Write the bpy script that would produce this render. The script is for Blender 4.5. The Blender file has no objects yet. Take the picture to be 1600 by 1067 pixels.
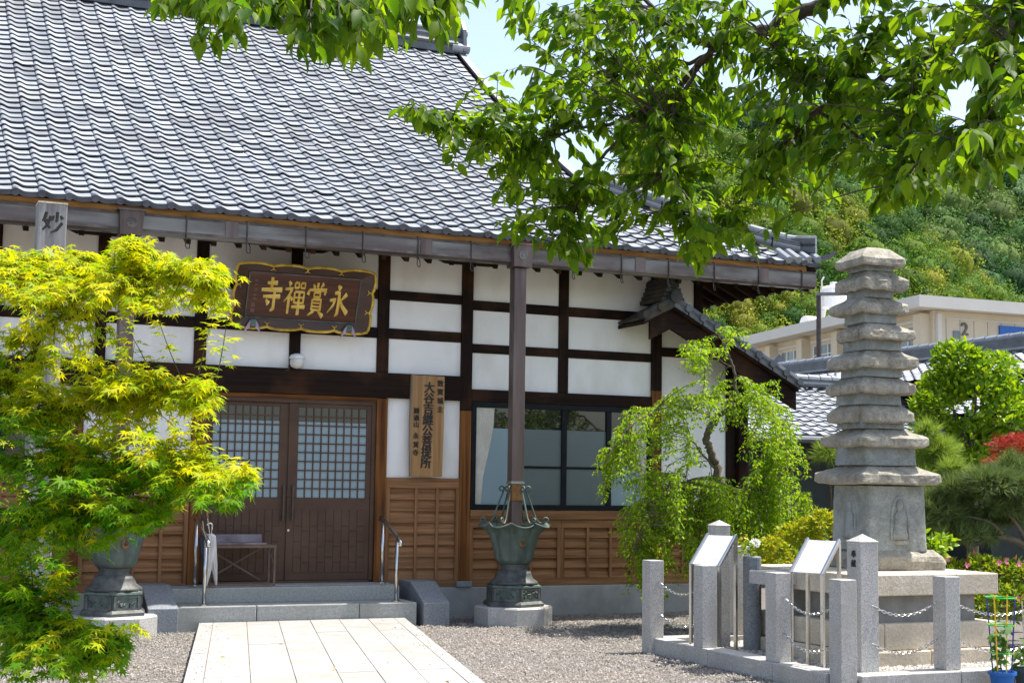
import bpy, bmesh, math, random
import numpy as np
from mathutils import Vector, Matrix

# ------------------------------------------------------------------ camera, sky, sun, exposure
scn = bpy.context.scene
COL = scn.collection
EYE = Vector((0.0, 0.0, 1.5))
RIGHT = Vector((0.9138, -0.4060, 0.0142)); DOWN = Vector((0.0536, 0.0855, -0.9949)); FWD = Vector((0.4027, 0.9099, 0.0999))
FWD.normalize(); RIGHT = (RIGHT - FWD * RIGHT.dot(FWD)).normalized(); DOWN = FWD.cross(RIGHT).normalized()
cam_data = bpy.data.cameras.new('camera')
cam_data.sensor_width = 36.0
cam_data.lens = 36.0 * 2239.0 / 1600.0
cam_data.clip_start = 0.1
cam_data.clip_end = 3000.0
cam = bpy.data.objects.new('camera', cam_data)
COL.objects.link(cam)
cam.matrix_world = Matrix(((RIGHT.x, -DOWN.x, -FWD.x, EYE.x), (RIGHT.y, -DOWN.y, -FWD.y, EYE.y), (RIGHT.z, -DOWN.z, -FWD.z, EYE.z), (0, 0, 0, 1)))
scn.camera = cam

SUN_EL, SUN_AZ = math.radians(66.0), math.radians(6.5)
S = Vector((math.cos(SUN_EL) * math.cos(SUN_AZ), -math.cos(SUN_EL) * math.sin(SUN_AZ), math.sin(SUN_EL)))
world = bpy.data.worlds.new('World'); scn.world = world; world.use_nodes = True
wn = world.node_tree
sky = wn.nodes.new('ShaderNodeTexSky'); sky.sky_type = 'NISHITA'; sky.sun_disc = False
sky.sun_elevation = SUN_EL; sky.sun_rotation = math.atan2(S.x, S.y)
sky.air_density = 1.0; sky.dust_density = 2.0; sky.ozone_density = 1.0
hsv = wn.nodes.new('ShaderNodeHueSaturation'); hsv.inputs['Saturation'].default_value = 0.86     # a pale, slightly hazy spring sky
wn.links.new(sky.outputs[0], hsv.inputs['Color']); wn.links.new(hsv.outputs[0], wn.nodes['Background'].inputs[0])
wn.nodes['Background'].inputs[1].default_value = 0.135
sun_data = bpy.data.lights.new('sun', 'SUN'); sun_data.energy = 4.0; sun_data.angle = math.radians(0.53); sun_data.color = (1.0, 0.945, 0.86)
sun = bpy.data.objects.new('sun', sun_data); COL.objects.link(sun)
sun.location = (20, 0, 40)
sun.rotation_euler = (-S).to_track_quat('-Z', 'Y').to_euler()
scn.view_settings.view_transform = 'Standard'; scn.view_settings.look = 'None'
scn.view_settings.exposure = 1.12; scn.view_settings.gamma = 1.0
scn.cycles.use_denoising = True
scn.cycles.max_bounces = 8; scn.cycles.diffuse_bounces = 4; scn.cycles.transmission_bounces = 6; scn.cycles.transparent_max_bounces = 8

def at(px, py, d):
    """point seen at photograph pixel (px, py) at a depth of d metres"""
    return EYE + (RIGHT * ((px - 800.0) / 2239.0) + DOWN * ((py - 533.5) / 2239.0) + FWD) * d

rnd = random.Random(7)
npr = np.random.default_rng(11)

# ------------------------------------------------------------------ helpers
class MB:
    def __init__(s): s.v = []; s.f = []
    def add(s, vs, fs):
        o = len(s.v); s.v += [tuple(p) for p in vs]; s.f += [tuple(i + o for i in f) for f in fs]; return s
    def box(s, x0, x1, y0, y1, z0, z1):
        vs = [(x, y, z) for z in (z0, z1) for y in (y0, y1) for x in (x0, x1)]
        return s.add(vs, [(0, 2, 3, 1), (4, 5, 7, 6), (0, 1, 5, 4), (1, 3, 7, 5), (3, 2, 6, 7), (2, 0, 4, 6)])
    def beam(s, a, b, w, h, up=(0, 0, 1)):
        a = Vector(a); b = Vector(b); d = (b - a).normalized(); u = Vector(up); r = d.cross(u).normalized(); u = r.cross(d)
        vs = []
        for p in (a, b):
            for i, j in ((-1, -1), (1, -1), (1, 1), (-1, 1)): vs.append(p + r * (i * w / 2) + u * (j * h / 2))
        return s.add(vs, [(0, 1, 2, 3), (7, 6, 5, 4), (0, 4, 5, 1), (1, 5, 6, 2), (2, 6, 7, 3), (3, 7, 4, 0)])
    def tube(s, pts, rad, n=8, caps=True):
        pts = [Vector(p) for p in pts]; m = len(pts)
        if not hasattr(rad, '__len__'): rad = [rad] * m
        vs = []; ref = None
        for i, p in enumerate(pts):
            t = (pts[min(i + 1, m - 1)] - pts[max(i - 1, 0)]).normalized()
            if ref is None: ref = t.orthogonal().normalized()
            ref = (ref - t * ref.dot(t))
            ref = ref.normalized() if ref.length > 1e-5 else t.orthogonal().normalized()
            q = t.cross(ref)
            for k in range(n):
                a = 2 * math.pi * k / n; vs.append(p + (ref * math.cos(a) + q * math.sin(a)) * rad[i])
        fs = [(i * n + k, i * n + (k + 1) % n, (i + 1) * n + (k + 1) % n, (i + 1) * n + k) for i in range(m - 1) for k in range(n)]
        if caps: fs += [tuple(range(n - 1, -1, -1)), tuple((m - 1) * n + k for k in range(n))]
        return s.add(vs, fs)
    def lathe(s, c, prof, n=24, ang=0.0, fn=None):
        cx, cy, cz = c; vs = []
        for r, z in prof:
            for k in range(n):
                a = ang + 2 * math.pi * k / n; rr = r * (fn(a, z) if fn else 1.0); vs.append((cx + rr * math.cos(a), cy + rr * math.sin(a), cz + z))
        m = len(prof)
        fs = [(i * n + k, i * n + (k + 1) % n, (i + 1) * n + (k + 1) % n, (i + 1) * n + k) for i in range(m - 1) for k in range(n)]
        fs += [tuple(range(n - 1, -1, -1)), tuple((m - 1) * n + k for k in range(n))]
        return s.add(vs, fs)
    def extrude(s, poly, d):
        """poly: 3D points, extruded along vector d"""
        n = len(poly); d = Vector(d); a = [Vector(p) for p in poly]; b = [p + d for p in a]
        return s.add(a + b, [tuple(range(n - 1, -1, -1)), tuple(range(n, 2 * n))] + [(i, (i + 1) % n, n + (i + 1) % n, n + i) for i in range(n)])
    def mesh(s, name, mat, smooth=False):
        me = bpy.data.meshes.new(name); me.from_pydata(s.v, [], s.f); me.validate()
        bm = bmesh.new(); bm.from_mesh(me); bmesh.ops.recalc_face_normals(bm, faces=bm.faces); bm.to_mesh(me); bm.free()
        if mat is not None: me.materials.append(mat)
        if smooth: me.polygons.foreach_set('use_smooth', [True] * len(me.polygons))
        return me
    def build(s, name, mat, parent=None, smooth=False, bevel=0.0):
        o = bpy.data.objects.new(name, s.mesh(name, mat, smooth)); COL.objects.link(o); adopt(o, parent)
        if bevel:
            b = o.modifiers.new('bevel', 'BEVEL'); b.width = bevel; b.segments = 2; b.limit_method = 'ANGLE'
        return o

WORLD_LOC = {}
def adopt(o, parent, loc=(0, 0, 0)):
    o.location = loc
    if parent is not None:
        o.parent = parent; o.location = Vector(loc) - WORLD_LOC.get(parent.name, Vector((0, 0, 0)))
    WORLD_LOC[o.name] = Vector(loc)
def thing(name, label, cat, loc, group=None):
    o = bpy.data.objects.new(name, None); COL.objects.link(o); o.location = loc; o.empty_display_size = 0.2
    WORLD_LOC[o.name] = Vector(loc); return tag(o, label, cat, group)
def tag(o, label=None, cat=None, group=None, kind=None):
    if label: o['label'] = label
    if cat: o['category'] = cat
    if group: o['group'] = group
    if kind: o['kind'] = kind
    return o
def inst(name, me, parent, mw):
    """an object sharing mesh data, placed by a world matrix under a part"""
    o = bpy.data.objects.new(name, me); COL.objects.link(o)
    o.parent = parent; o.matrix_parent_inverse = Matrix.Translation(-WORLD_LOC.get(parent.name, Vector((0, 0, 0))))
    o.matrix_basis = mw; return o
def np_mesh(name, V, T, mat, smooth=False):
    me = bpy.data.meshes.new(name); V = np.asarray(V, np.float32); T = np.asarray(T, np.int32); n = len(T)
    me.vertices.add(len(V)); me.vertices.foreach_set('co', V.ravel())
    me.loops.add(3 * n); me.loops.foreach_set('vertex_index', T.ravel())
    me.polygons.add(n); me.polygons.foreach_set('loop_start', np.arange(0, 3 * n, 3, dtype=np.int32)); me.polygons.foreach_set('loop_total', np.full(n, 3, np.int32))
    if smooth: me.polygons.foreach_set('use_smooth', np.ones(n, bool))
    me.update(calc_edges=True)
    if mat is not None: me.materials.append(mat)
    return me
def np_obj(name, V, T, mat, parent=None, smooth=False):
    o = bpy.data.objects.new(name, np_mesh(name, V, T, mat, smooth)); COL.objects.link(o); adopt(o, parent); return o

# ------------------------------------------------------------------ materials
def lin(c): return tuple(((x / 255.0 + 0.055) / 1.055) ** 2.4 if x > 10 else x / 255.0 / 12.92 for x in c)
def nodes(name):
    m = bpy.data.materials.new(name); m.use_nodes = True; return m, m.node_tree.nodes, m.node_tree.links, m.node_tree.nodes['Principled BSDF']
def pos_map(N, L, scale):
    g = N.new('ShaderNodeNewGeometry'); mp = N.new('ShaderNodeMapping'); mp.inputs['Scale'].default_value = scale
    L.new(g.outputs['Position'], mp.inputs['Vector']); return mp.outputs[0]
def mat(name, c1, c2, rough=0.6, scale=(6, 6, 6), detail=6.0, metal=0.0, spec=0.5, bump=0.0, bscale=None, c3=None, c3scale=0.8, c3amt=0.5, ramp=(0.35, 0.65), speck=None, rvar=0.0):
    """two-tone noise colour, an optional slow stain colour, speckles and fine relief"""
    m, N, L, P = nodes(name)
    v = pos_map(N, L, scale)
    n = N.new('ShaderNodeTexNoise'); n.inputs['Scale'].default_value = 1.0; n.inputs['Detail'].default_value = detail; n.inputs['Roughness'].default_value = 0.6
    L.new(v, n.inputs['Vector'])
    r = N.new('ShaderNodeValToRGB'); r.color_ramp.elements[0].position = ramp[0]; r.color_ramp.elements[1].position = ramp[1]
    r.color_ramp.elements[0].color = (*c1, 1); r.color_ramp.elements[1].color = (*c2, 1)
    L.new(n.outputs['Fac'], r.inputs['Fac']); col = r.outputs['Color']
    if speck:
        sc, cs, amt = speck
        v3 = pos_map(N, L, (sc, sc, sc)); w = N.new('ShaderNodeTexVoronoi'); w.inputs['Scale'].default_value = 1.0; L.new(v3, w.inputs['Vector'])
        rr = N.new('ShaderNodeValToRGB'); rr.color_ramp.interpolation = 'LINEAR'; rr.color_ramp.elements[0].position = 0.62; rr.color_ramp.elements[1].position = 0.8
        rr.color_ramp.elements[0].color = (0, 0, 0, 1); rr.color_ramp.elements[1].color = (amt, amt, amt, 1)
        sp = N.new('ShaderNodeSeparateColor'); L.new(w.outputs['Color'], sp.inputs[0]); L.new(sp.outputs[0], rr.inputs['Fac'])
        mx = N.new('ShaderNodeMix'); mx.data_type = 'RGBA'; mx.inputs['B'].default_value = (*cs, 1)
        L.new(rr.outputs['Color'], mx.inputs['Factor']); L.new(col, mx.inputs['A']); col = mx.outputs['Result']
    if c3:
        v4 = pos_map(N, L, (c3scale,) * 3 if not hasattr(c3scale, '__len__') else c3scale)
        n3 = N.new('ShaderNodeTexNoise'); n3.inputs['Scale'].default_value = 1.0; n3.inputs['Detail'].default_value = 5.0; L.new(v4, n3.inputs['Vector'])
        r3 = N.new('ShaderNodeValToRGB'); r3.color_ramp.elements[0].position = 0.48; r3.color_ramp.elements[1].position = 0.68
        r3.color_ramp.elements[0].color = (0, 0, 0, 1); r3.color_ramp.elements[1].color = (c3amt,) * 3 + (1,)
        L.new(n3.outputs['Fac'], r3.inputs['Fac'])
        m3 = N.new('ShaderNodeMix'); m3.data_type = 'RGBA'; m3.inputs['B'].default_value = (*c3, 1)
        L.new(r3.outputs['Color'], m3.inputs['Factor']); L.new(col, m3.inputs['A']); col = m3.outputs['Result']
    if rvar:
        g = N.new('ShaderNodeNewGeometry'); mr = N.new('ShaderNodeMapRange'); mr.inputs['To Min'].default_value = 1 - rvar; mr.inputs['To Max'].default_value = 1 + rvar
        L.new(g.outputs['Random Per Island'], mr.inputs['Value'])
        hs = N.new('ShaderNodeHueSaturation'); L.new(mr.outputs[0], hs.inputs['Value']); L.new(col, hs.inputs['Color']); col = hs.outputs['Color']
    L.new(col, P.inputs['Base Color'])
    P.inputs['Roughness'].default_value = rough; P.inputs['Metallic'].default_value = metal; P.inputs['Specular IOR Level'].default_value = spec
    if bump:
        v2 = pos_map(N, L, bscale or scale); n2 = N.new('ShaderNodeTexNoise'); n2.inputs['Scale'].default_value = 1.0; n2.inputs['Detail'].default_value = 8.0
        L.new(v2, n2.inputs['Vector']); b = N.new('ShaderNodeBump'); b.inputs['Strength'].default_value = 0.6; b.inputs['Distance'].default_value = bump
        L.new(n2.outputs['Fac'], b.inputs['Height']); L.new(b.outputs[0], P.inputs['Normal'])
    return m
def leaf_mat(name, ca, cb, trans=0.45, tint=(1.0, 1.0, 0.5), rough=0.45, cc=None, spec=0.35):
    m, N, L, P = nodes(name); out = N['Material Output']
    g = N.new('ShaderNodeNewGeometry'); r = N.new('ShaderNodeValToRGB')
    r.color_ramp.elements[0].color = (*ca, 1); r.color_ramp.elements[1].color = (*cb, 1)
    if cc:
        r.color_ramp.elements[1].position = 0.93; e = r.color_ramp.elements.new(0.985); e.color = (*cc, 1)
    # random per leaf, and a slow drift through the crown
    oi = N.new('ShaderNodeObjectInfo'); ad = N.new('ShaderNodeMath'); ad.operation = 'ADD'; L.new(g.outputs['Random Per Island'], ad.inputs[0]); L.new(oi.outputs['Random'], ad.inputs[1])
    fr = N.new('ShaderNodeMath'); fr.operation = 'FRACT'; L.new(ad.outputs[0], fr.inputs[0]); L.new(fr.outputs[0], r.inputs['Fac'])
    P.inputs['Roughness'].default_value = rough; P.inputs['Specular IOR Level'].default_value = spec
    L.new(r.outputs['Color'], P.inputs['Base Color'])
    t = N.new('ShaderNodeBsdfTranslucent'); mul = N.new('ShaderNodeMix'); mul.data_type = 'RGBA'; mul.blend_type = 'MULTIPLY'; mul.inputs['Factor'].default_value = 1.0
    L.new(r.outputs['Color'], mul.inputs['A']); mul.inputs['B'].default_value = (*tint, 1); L.new(mul.outputs['Result'], t.inputs['Color'])
    mx = N.new('ShaderNodeMixShader'); mx.inputs['Fac'].default_value = trans
    L.new(P.outputs[0], mx.inputs[1]); L.new(t.outputs[0], mx.inputs[2]); L.new(mx.outputs[0], out.inputs['Surface'])
    return m

M = {}
M['plaster'] = mat('white_plaster', (0.82, 0.805, 0.77), (0.87, 0.855, 0.825), 0.85, (1.3, 1.3, 1.3), c3=(0.66, 0.62, 0.55), c3scale=(2.4, 2.4, 0.9), c3amt=0.6, bump=0.002, bscale=(30, 30, 30))
for ax, sc in (('h', (0.9, 12, 26)), ('v', (22, 22, 0.7)), ('d', (20, 0.9, 20))):
    M['dark_' + ax] = mat('dark_timber_' + ax, (0.008, 0.0045, 0.003), (0.022, 0.011, 0.0065), 0.7, sc, spec=0.12, bump=0.004, c3=(0.07, 0.03, 0.013), c3scale=1.9, c3amt=0.7)
    M['brown_' + ax] = mat('brown_timber_' + ax, (0.075, 0.026, 0.008), (0.25, 0.10, 0.028), 0.65, sc, spec=0.12, bump=0.004, c3=(0.045, 0.02, 0.01), c3scale=1.1, c3amt=0.6)
    M['cedar_' + ax] = mat('cedar_board_' + ax, (0.15, 0.068, 0.028), (0.33, 0.17, 0.08), 0.7, sc, spec=0.12, bump=0.003, c3=(0.22, 0.125, 0.065), c3scale=0.9, c3amt=0.55, rvar=0.12)
M['grey_wood'] = mat('weathered_grey_wood', (0.15, 0.147, 0.142), (0.36, 0.352, 0.342), 0.85, (26, 26, 0.8), bump=0.005, c3=(0.12, 0.11, 0.11), c3scale=1.2, c3amt=0.5)
M['tile'] = mat('smoked_clay_tile', (0.20, 0.222, 0.25), (0.29, 0.312, 0.338), 0.55, (4, 4, 4), metal=0.0, spec=0.4, rvar=0.3, bump=0.0015, bscale=(25, 25, 25), c3=(0.24, 0.245, 0.25), c3scale=0.9, c3amt=0.6)
M['tile_dark'] = mat('dark_clay_tile', (0.05, 0.055, 0.065), (0.10, 0.11, 0.12), 0.4, (5, 5, 5), spec=0.6, rvar=0.15, bump=0.002, bscale=(20, 20, 20))
M['tile_edge'] = mat('shaded_tile_edge', (0.06, 0.068, 0.088), (0.105, 0.117, 0.145), 0.5, (6, 6, 6), spec=0.4, rvar=0.25)  # shade of tile fronts and eave discs, put into a darker colour
M['tile_old'] = mat('old_mossy_tile', (0.02, 0.02, 0.018), (0.055, 0.052, 0.045), 0.8, (9, 9, 9), bump=0.006, c3=(0.12, 0.08, 0.03), c3scale=3, c3amt=0.5)
M['gutter'] = mat('weathered_copper_gutter', (0.07, 0.055, 0.05), (0.14, 0.118, 0.11), 0.38, (0.8, 9, 9), metal=0.4, c3=(0.34, 0.36, 0.34), c3scale=(0.55, 2, 2), c3amt=0.8)
M['pipe'] = mat('brown_metal_pipe', (0.075, 0.052, 0.048), (0.13, 0.096, 0.088), 0.42, (8, 8, 0.6), metal=0.45, c3=(0.22, 0.175, 0.16), c3scale=(6, 6, 0.7), c3amt=0.5)
M['iron'] = mat('dark_iron', (0.05, 0.04, 0.036), (0.10, 0.08, 0.07), 0.55, (9, 9, 9), metal=0.5)
M['bronze'] = mat('green_bronze', (0.055, 0.085, 0.075), (0.13, 0.185, 0.16), 0.62, (7, 7, 3), metal=0.25, c3=(0.10, 0.10, 0.085), c3scale=4, c3amt=0.6, bump=0.004, bscale=(18, 18, 18))
M['bronze_dark'] = mat('dark_bronze', (0.05, 0.055, 0.055), (0.12, 0.13, 0.125), 0.6, (10, 10, 10), metal=0.3, bump=0.012, bscale=(22, 22, 22), c3=(0.17, 0.16, 0.13), c3scale=3.5, c3amt=0.6)
M['fascia'] = mat('lichened_fascia', (0.15, 0.065, 0.02), (0.34, 0.17, 0.05), 0.85, (2, 10, 14), spec=0.1)
M['rust'] = mat('rust_stain', (0.16, 0.07, 0.02), (0.26, 0.13, 0.04), 0.8, (20, 20, 20))
M['gold'] = mat('gold_leaf', (0.72, 0.46, 0.08), (0.90, 0.64, 0.16), 0.42, (9, 9, 9), metal=0.15, bump=0.003, bscale=(30, 30, 30))
M['gold_edge'] = mat('worn_gold_edge', (0.36, 0.21, 0.02), (0.78, 0.52, 0.07), 0.45, (10, 10, 10), metal=0.3, bump=0.004, bscale=(26, 26, 26))
M['plaque'] = mat('lacquered_board', (0.035, 0.010, 0.005), (0.10, 0.028, 0.010), 0.35, (0.9, 10, 24), bump=0.002)
M['plaque_frame'] = mat('lacquered_frame', (0.03, 0.012, 0.008), (0.065, 0.026, 0.014), 0.4, (2, 10, 14), bump=0.002)
M['lilac'] = mat('lilac_cloth', (0.33, 0.25, 0.35), (0.45, 0.36, 0.46), 0.8)
M['faint'] = mat('faint_ink', (0.22, 0.13, 0.10), (0.26, 0.16, 0.13), 0.7)
M['door'] = mat('brown_metal_door', (0.075, 0.043, 0.028), (0.10, 0.058, 0.038), 0.55, (3, 3, 3), spec=0.2)
M['door_dark'] = mat('door_groove', (0.045, 0.028, 0.02), (0.06, 0.038, 0.028), 0.6)
M['black'] = mat('black_window_frame', (0.007, 0.008, 0.010), (0.012, 0.0135, 0.016), 0.55, spec=0.15)
M['ink'] = mat('black_ink', (0.018, 0.014, 0.012), (0.03, 0.024, 0.02), 0.75)
M['signboard'] = mat('sign_board_wood', (0.25, 0.12, 0.035), (0.42, 0.235, 0.085), 0.6, (26, 26, 0.9), bump=0.002, c3=(0.20, 0.12, 0.06), c3scale=(9, 9, 1.2), c3amt=0.5)
M['signboard_bark'] = mat('sign_board_edge', (0.16, 0.11, 0.075), (0.27, 0.20, 0.14), 0.8, (16, 16, 1.5), bump=0.004)
M['granite'] = mat('pale_granite', (0.43, 0.42, 0.40), (0.56, 0.545, 0.52), 0.55, (60, 60, 60), detail=3, speck=(260, (0.13, 0.13, 0.13), 0.75), bump=0.0015, bscale=(120, 120, 120), c3=(0.33, 0.32, 0.285), c3scale=(5, 5, 1.6), c3amt=0.6)
M['granite_blue'] = mat('blue_grey_granite', (0.17, 0.19, 0.21), (0.27, 0.29, 0.31), 0.6, (50, 50, 50), detail=3, speck=(240, (0.08, 0.09, 0.10), 0.7), bump=0.002, bscale=(110, 110, 110))
M['step'] = mat('step_stone', (0.25, 0.26, 0.25), (0.36, 0.37, 0.35), 0.75, (40, 40, 40), speck=(220, (0.17, 0.18, 0.17), 0.5), c3=(0.22, 0.22, 0.19), c3scale=1.1, c3amt=0.6, bump=0.002, bscale=(80, 80, 80))
M['concrete'] = mat('foundation_concrete', (0.24, 0.245, 0.24), (0.33, 0.335, 0.33), 0.85, (3, 3, 3), c3=(0.18, 0.18, 0.17), c3scale=1.4, c3amt=0.6, bump=0.003, bscale=(30, 30, 30))
M['slab'] = mat('pale_paving', (0.30, 0.294, 0.28), (0.38, 0.372, 0.355), 0.8, (7, 7, 7), c3=(0.27, 0.25, 0.215), c3scale=1.7, c3amt=0.7, bump=0.002, bscale=(60, 60, 60), rvar=0.06, speck=(260, (0.24, 0.23, 0.21), 0.6))
M['joint'] = mat('paving_joint', (0.17, 0.145, 0.11), (0.25, 0.21, 0.16), 0.95, (20, 20, 20))
M['gravel'] = mat('gravel_stone', (0.135, 0.125, 0.112), (0.285, 0.265, 0.238), 0.9, (14, 14, 14), rvar=0.42, c3=(0.30, 0.24, 0.20), c3scale=0.7, c3amt=0.4)
M['gravel_bed'] = mat('gravel_bed', (0.08, 0.07, 0.06), (0.20, 0.18, 0.16), 0.95, (38, 38, 38), bump=0.02, bscale=(48, 48, 48))
M['pagoda'] = mat('old_pagoda_stone', (0.22, 0.20, 0.155), (0.40, 0.37, 0.295), 0.92, (9, 9, 9), bump=0.02, bscale=(16, 16, 16), c3=(0.30, 0.255, 0.19), c3scale=2.6, c3amt=0.6, speck=(90, (0.12, 0.125, 0.12), 0.5))
M['pagoda_blue'] = mat('pagoda_body_stone', (0.175, 0.19, 0.172), (0.32, 0.335, 0.305), 0.92, (7, 7, 7), bump=0.012, bscale=(18, 18, 18), c3=(0.34, 0.37, 0.37), c3scale=2.2, c3amt=0.5, speck=(90, (0.12, 0.13, 0.13), 0.45))
M['pedestal'] = mat('pedestal_sandstone', (0.54, 0.455, 0.335), (0.70, 0.61, 0.48), 0.9, (8, 8, 8), bump=0.006, bscale=(30, 30, 30), c3=(0.27, 0.25, 0.20), c3scale=2, c3amt=0.55, speck=(150, (0.25, 0.23, 0.2), 0.5))
M['pedestal_dark'] = mat('pedestal_core', (0.20, 0.195, 0.18), (0.27, 0.265, 0.245), 0.9, (8, 8, 8), bump=0.004, bscale=(30, 30, 30))
M['steel'] = mat('stainless_steel', (0.55, 0.54, 0.52), (0.62, 0.61, 0.59), 0.24, (5, 5, 5), metal=1.0)
M['panel_face'] = mat('engraved_panel', (0.62, 0.61, 0.60), (0.74, 0.73, 0.72), 0.45, (9, 9, 9), c3=(0.46, 0.46, 0.47), c3scale=11, c3amt=0.5)
M['umb_white'] = mat('pale_umbrella_cloth', (0.50, 0.49, 0.47), (0.60, 0.59, 0.57), 0.7, (8, 8, 8))
M['umb_navy'] = mat('navy_umbrella_cloth', (0.03, 0.035, 0.06), (0.05, 0.06, 0.09), 0.6)
M['cane'] = mat('wood_handle', (0.24, 0.13, 0.05), (0.36, 0.20, 0.09), 0.5)
M['bench_metal'] = mat('brown_bench_metal', (0.10, 0.068, 0.048), (0.15, 0.105, 0.078), 0.55, spec=0.2)
M['bench_top'] = mat('worn_bench_top', (0.08, 0.055, 0.058), (0.20, 0.16, 0.17), 0.3)
M['lampglass'] = mat('opal_glass', (0.62, 0.60, 0.57), (0.68, 0.66, 0.63), 0.25)
M['curtain'] = mat('cream_curtain', (0.48, 0.45, 0.38), (0.60, 0.57, 0.50), 0.9)
M['interior'] = mat('dark_interior', (0.012, 0.011, 0.01), (0.02, 0.018, 0.016), 0.9)
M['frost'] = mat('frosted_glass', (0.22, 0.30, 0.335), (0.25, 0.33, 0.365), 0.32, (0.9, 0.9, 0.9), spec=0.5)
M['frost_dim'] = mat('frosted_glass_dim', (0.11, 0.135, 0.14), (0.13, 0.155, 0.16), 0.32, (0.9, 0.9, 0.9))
M['clear'] = mat('clear_dark_glass', (0.012, 0.013, 0.012), (0.02, 0.021, 0.02), 0.03, spec=0.8)
M['bark'] = mat('cherry_bark', (0.035, 0.024, 0.017), (0.10, 0.07, 0.05), 0.9, (40, 40, 40), bump=0.006)
M['bark_grey'] = mat('grey_bark', (0.09, 0.07, 0.05), (0.18, 0.145, 0.105), 0.9, (40, 40, 12), bump=0.006)
M['bark_green'] = mat('maple_bark', (0.05, 0.055, 0.022), (0.11, 0.10, 0.045), 0.85, (30, 30, 30))
M['school'] = mat('cream_render', (0.62, 0.54, 0.40), (0.68, 0.60, 0.46), 0.9, (0.2, 0.2, 0.2), c3=(0.48, 0.42, 0.33), c3scale=(0.3, 0.3, 0.08), c3amt=0.5)
M['school_trim'] = mat('pale_fascia', (0.60, 0.58, 0.53), (0.66, 0.64, 0.59), 0.85, (0.3, 0.3, 0.3))
M['school_glass'] = mat('school_window', (0.10, 0.135, 0.16), (0.20, 0.25, 0.28), 0.15, (0.2, 0.2, 0.2))
M['blue'] = mat('blue_sign', (0.01, 0.10, 0.42), (0.012, 0.12, 0.46), 0.5)
M['white'] = mat('white_paint', (0.74, 0.74, 0.73), (0.80, 0.80, 0.79), 0.5)
M['numeral'] = mat('grey_numeral', (0.11, 0.105, 0.10), (0.15, 0.145, 0.14), 0.7)
M['housewall'] = mat('dark_house_wall', (0.075, 0.09, 0.085), (0.10, 0.12, 0.112), 0.85, (2, 2, 2))
M['grey_pipe'] = mat('grey_plastic', (0.13, 0.14, 0.15), (0.18, 0.19, 0.20), 0.5)
M['blue_pot'] = mat('blue_plastic', (0.008, 0.11, 0.42), (0.012, 0.14, 0.50), 0.4)
M['dark_pot'] = mat('dark_plastic', (0.03, 0.06, 0.07), (0.05, 0.085, 0.095), 0.5)
M['yellow'] = mat('yellow_plastic', (0.75, 0.48, 0.01), (0.80, 0.52, 0.015), 0.45)
M['green_p'] = mat('green_plastic', (0.02, 0.42, 0.03), (0.03, 0.50, 0.04), 0.45)
M['blue_p'] = mat('blue_coated_stake', (0.015, 0.04, 0.25), (0.02, 0.05, 0.30), 0.45)
M['soil'] = mat('dark_soil', (0.03, 0.022, 0.016), (0.07, 0.05, 0.035), 0.95, (30, 30, 30))
M['ground'] = mat('bare_ground', (0.12, 0.105, 0.08), (0.24, 0.215, 0.18), 0.95, (3, 3, 3), bump=0.02, bscale=(14, 14, 14))
M['hill'] = mat('hill_ground', (0.05, 0.10, 0.03), (0.09, 0.15, 0.04), 0.95, (0.1, 0.1, 0.1))
M['petal'] = mat('white_petal', (0.72, 0.72, 0.70), (0.80, 0.80, 0.78), 0.6)
M['yellow_petal'] = mat('yellow_petal', (0.60, 0.46, 0.03), (0.66, 0.52, 0.05), 0.6)
M['pink_petal'] = mat('pink_petal', (0.60, 0.10, 0.22), (0.70, 0.22, 0.30), 0.6)
M['red_thing'] = mat('red_cloth', (0.30, 0.02, 0.01), (0.36, 0.03, 0.015), 0.7)
M['cherry_leaf'] = leaf_mat('cherry_leaf', (0.026, 0.080, 0.008), (0.09, 0.17, 0.011), 0.6, (3.3, 2.6, 0.55), 0.5, spec=0.2)
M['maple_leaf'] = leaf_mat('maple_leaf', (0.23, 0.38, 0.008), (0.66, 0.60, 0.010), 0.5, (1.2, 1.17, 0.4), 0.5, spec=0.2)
M['maple_leaf_low'] = leaf_mat('shaded_maple_leaf', (0.055, 0.22, 0.006), (0.26, 0.40, 0.008), 0.5, (1.2, 1.25, 0.4), 0.5, spec=0.2)  # greener lower leaves, with the crown's shade put into their darker colour
M['weep_leaf'] = leaf_mat('weeping_leaf', (0.11, 0.29, 0.010), (0.40, 0.51, 0.015), 0.48, (1.25, 1.2, 0.5), 0.5, spec=0.2)
M['round_leaf'] = leaf_mat('glossy_round_leaf', (0.08, 0.22, 0.012), (0.34, 0.46, 0.018), 0.42, (1.4, 1.3, 0.5), 0.4, spec=0.35)
M['shrub_leaf'] = leaf_mat('yellow_shrub_leaf', (0.16, 0.30, 0.015), (0.52, 0.46, 0.025), 0.4, (1.2, 1.1, 0.6), 0.5, spec=0.25)
M['azalea_leaf'] = leaf_mat('azalea_leaf', (0.08, 0.20, 0.012), (0.36, 0.42, 0.022), 0.38, (1.2, 1.15, 0.6), 0.5, cc=(0.5, 0.2, 0.1), spec=0.25)
M['pine_light'] = leaf_mat('pale_pine_needle', (0.15, 0.25, 0.04), (0.36, 0.45, 0.07), 0.35, (1.1, 1.1, 0.7), 0.55, spec=0.2)
M['pine_dark'] = leaf_mat('dark_pine_needle', (0.07, 0.12, 0.04), (0.20, 0.26, 0.085), 0.3, (1.1, 1.1, 0.7), 0.55, spec=0.2)
M['red_leaf'] = leaf_mat('red_maple_leaf', (0.20, 0.02, 0.015), (0.42, 0.07, 0.04), 0.35, (1.3, 1.0, 0.9), 0.5, spec=0.2)
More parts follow.
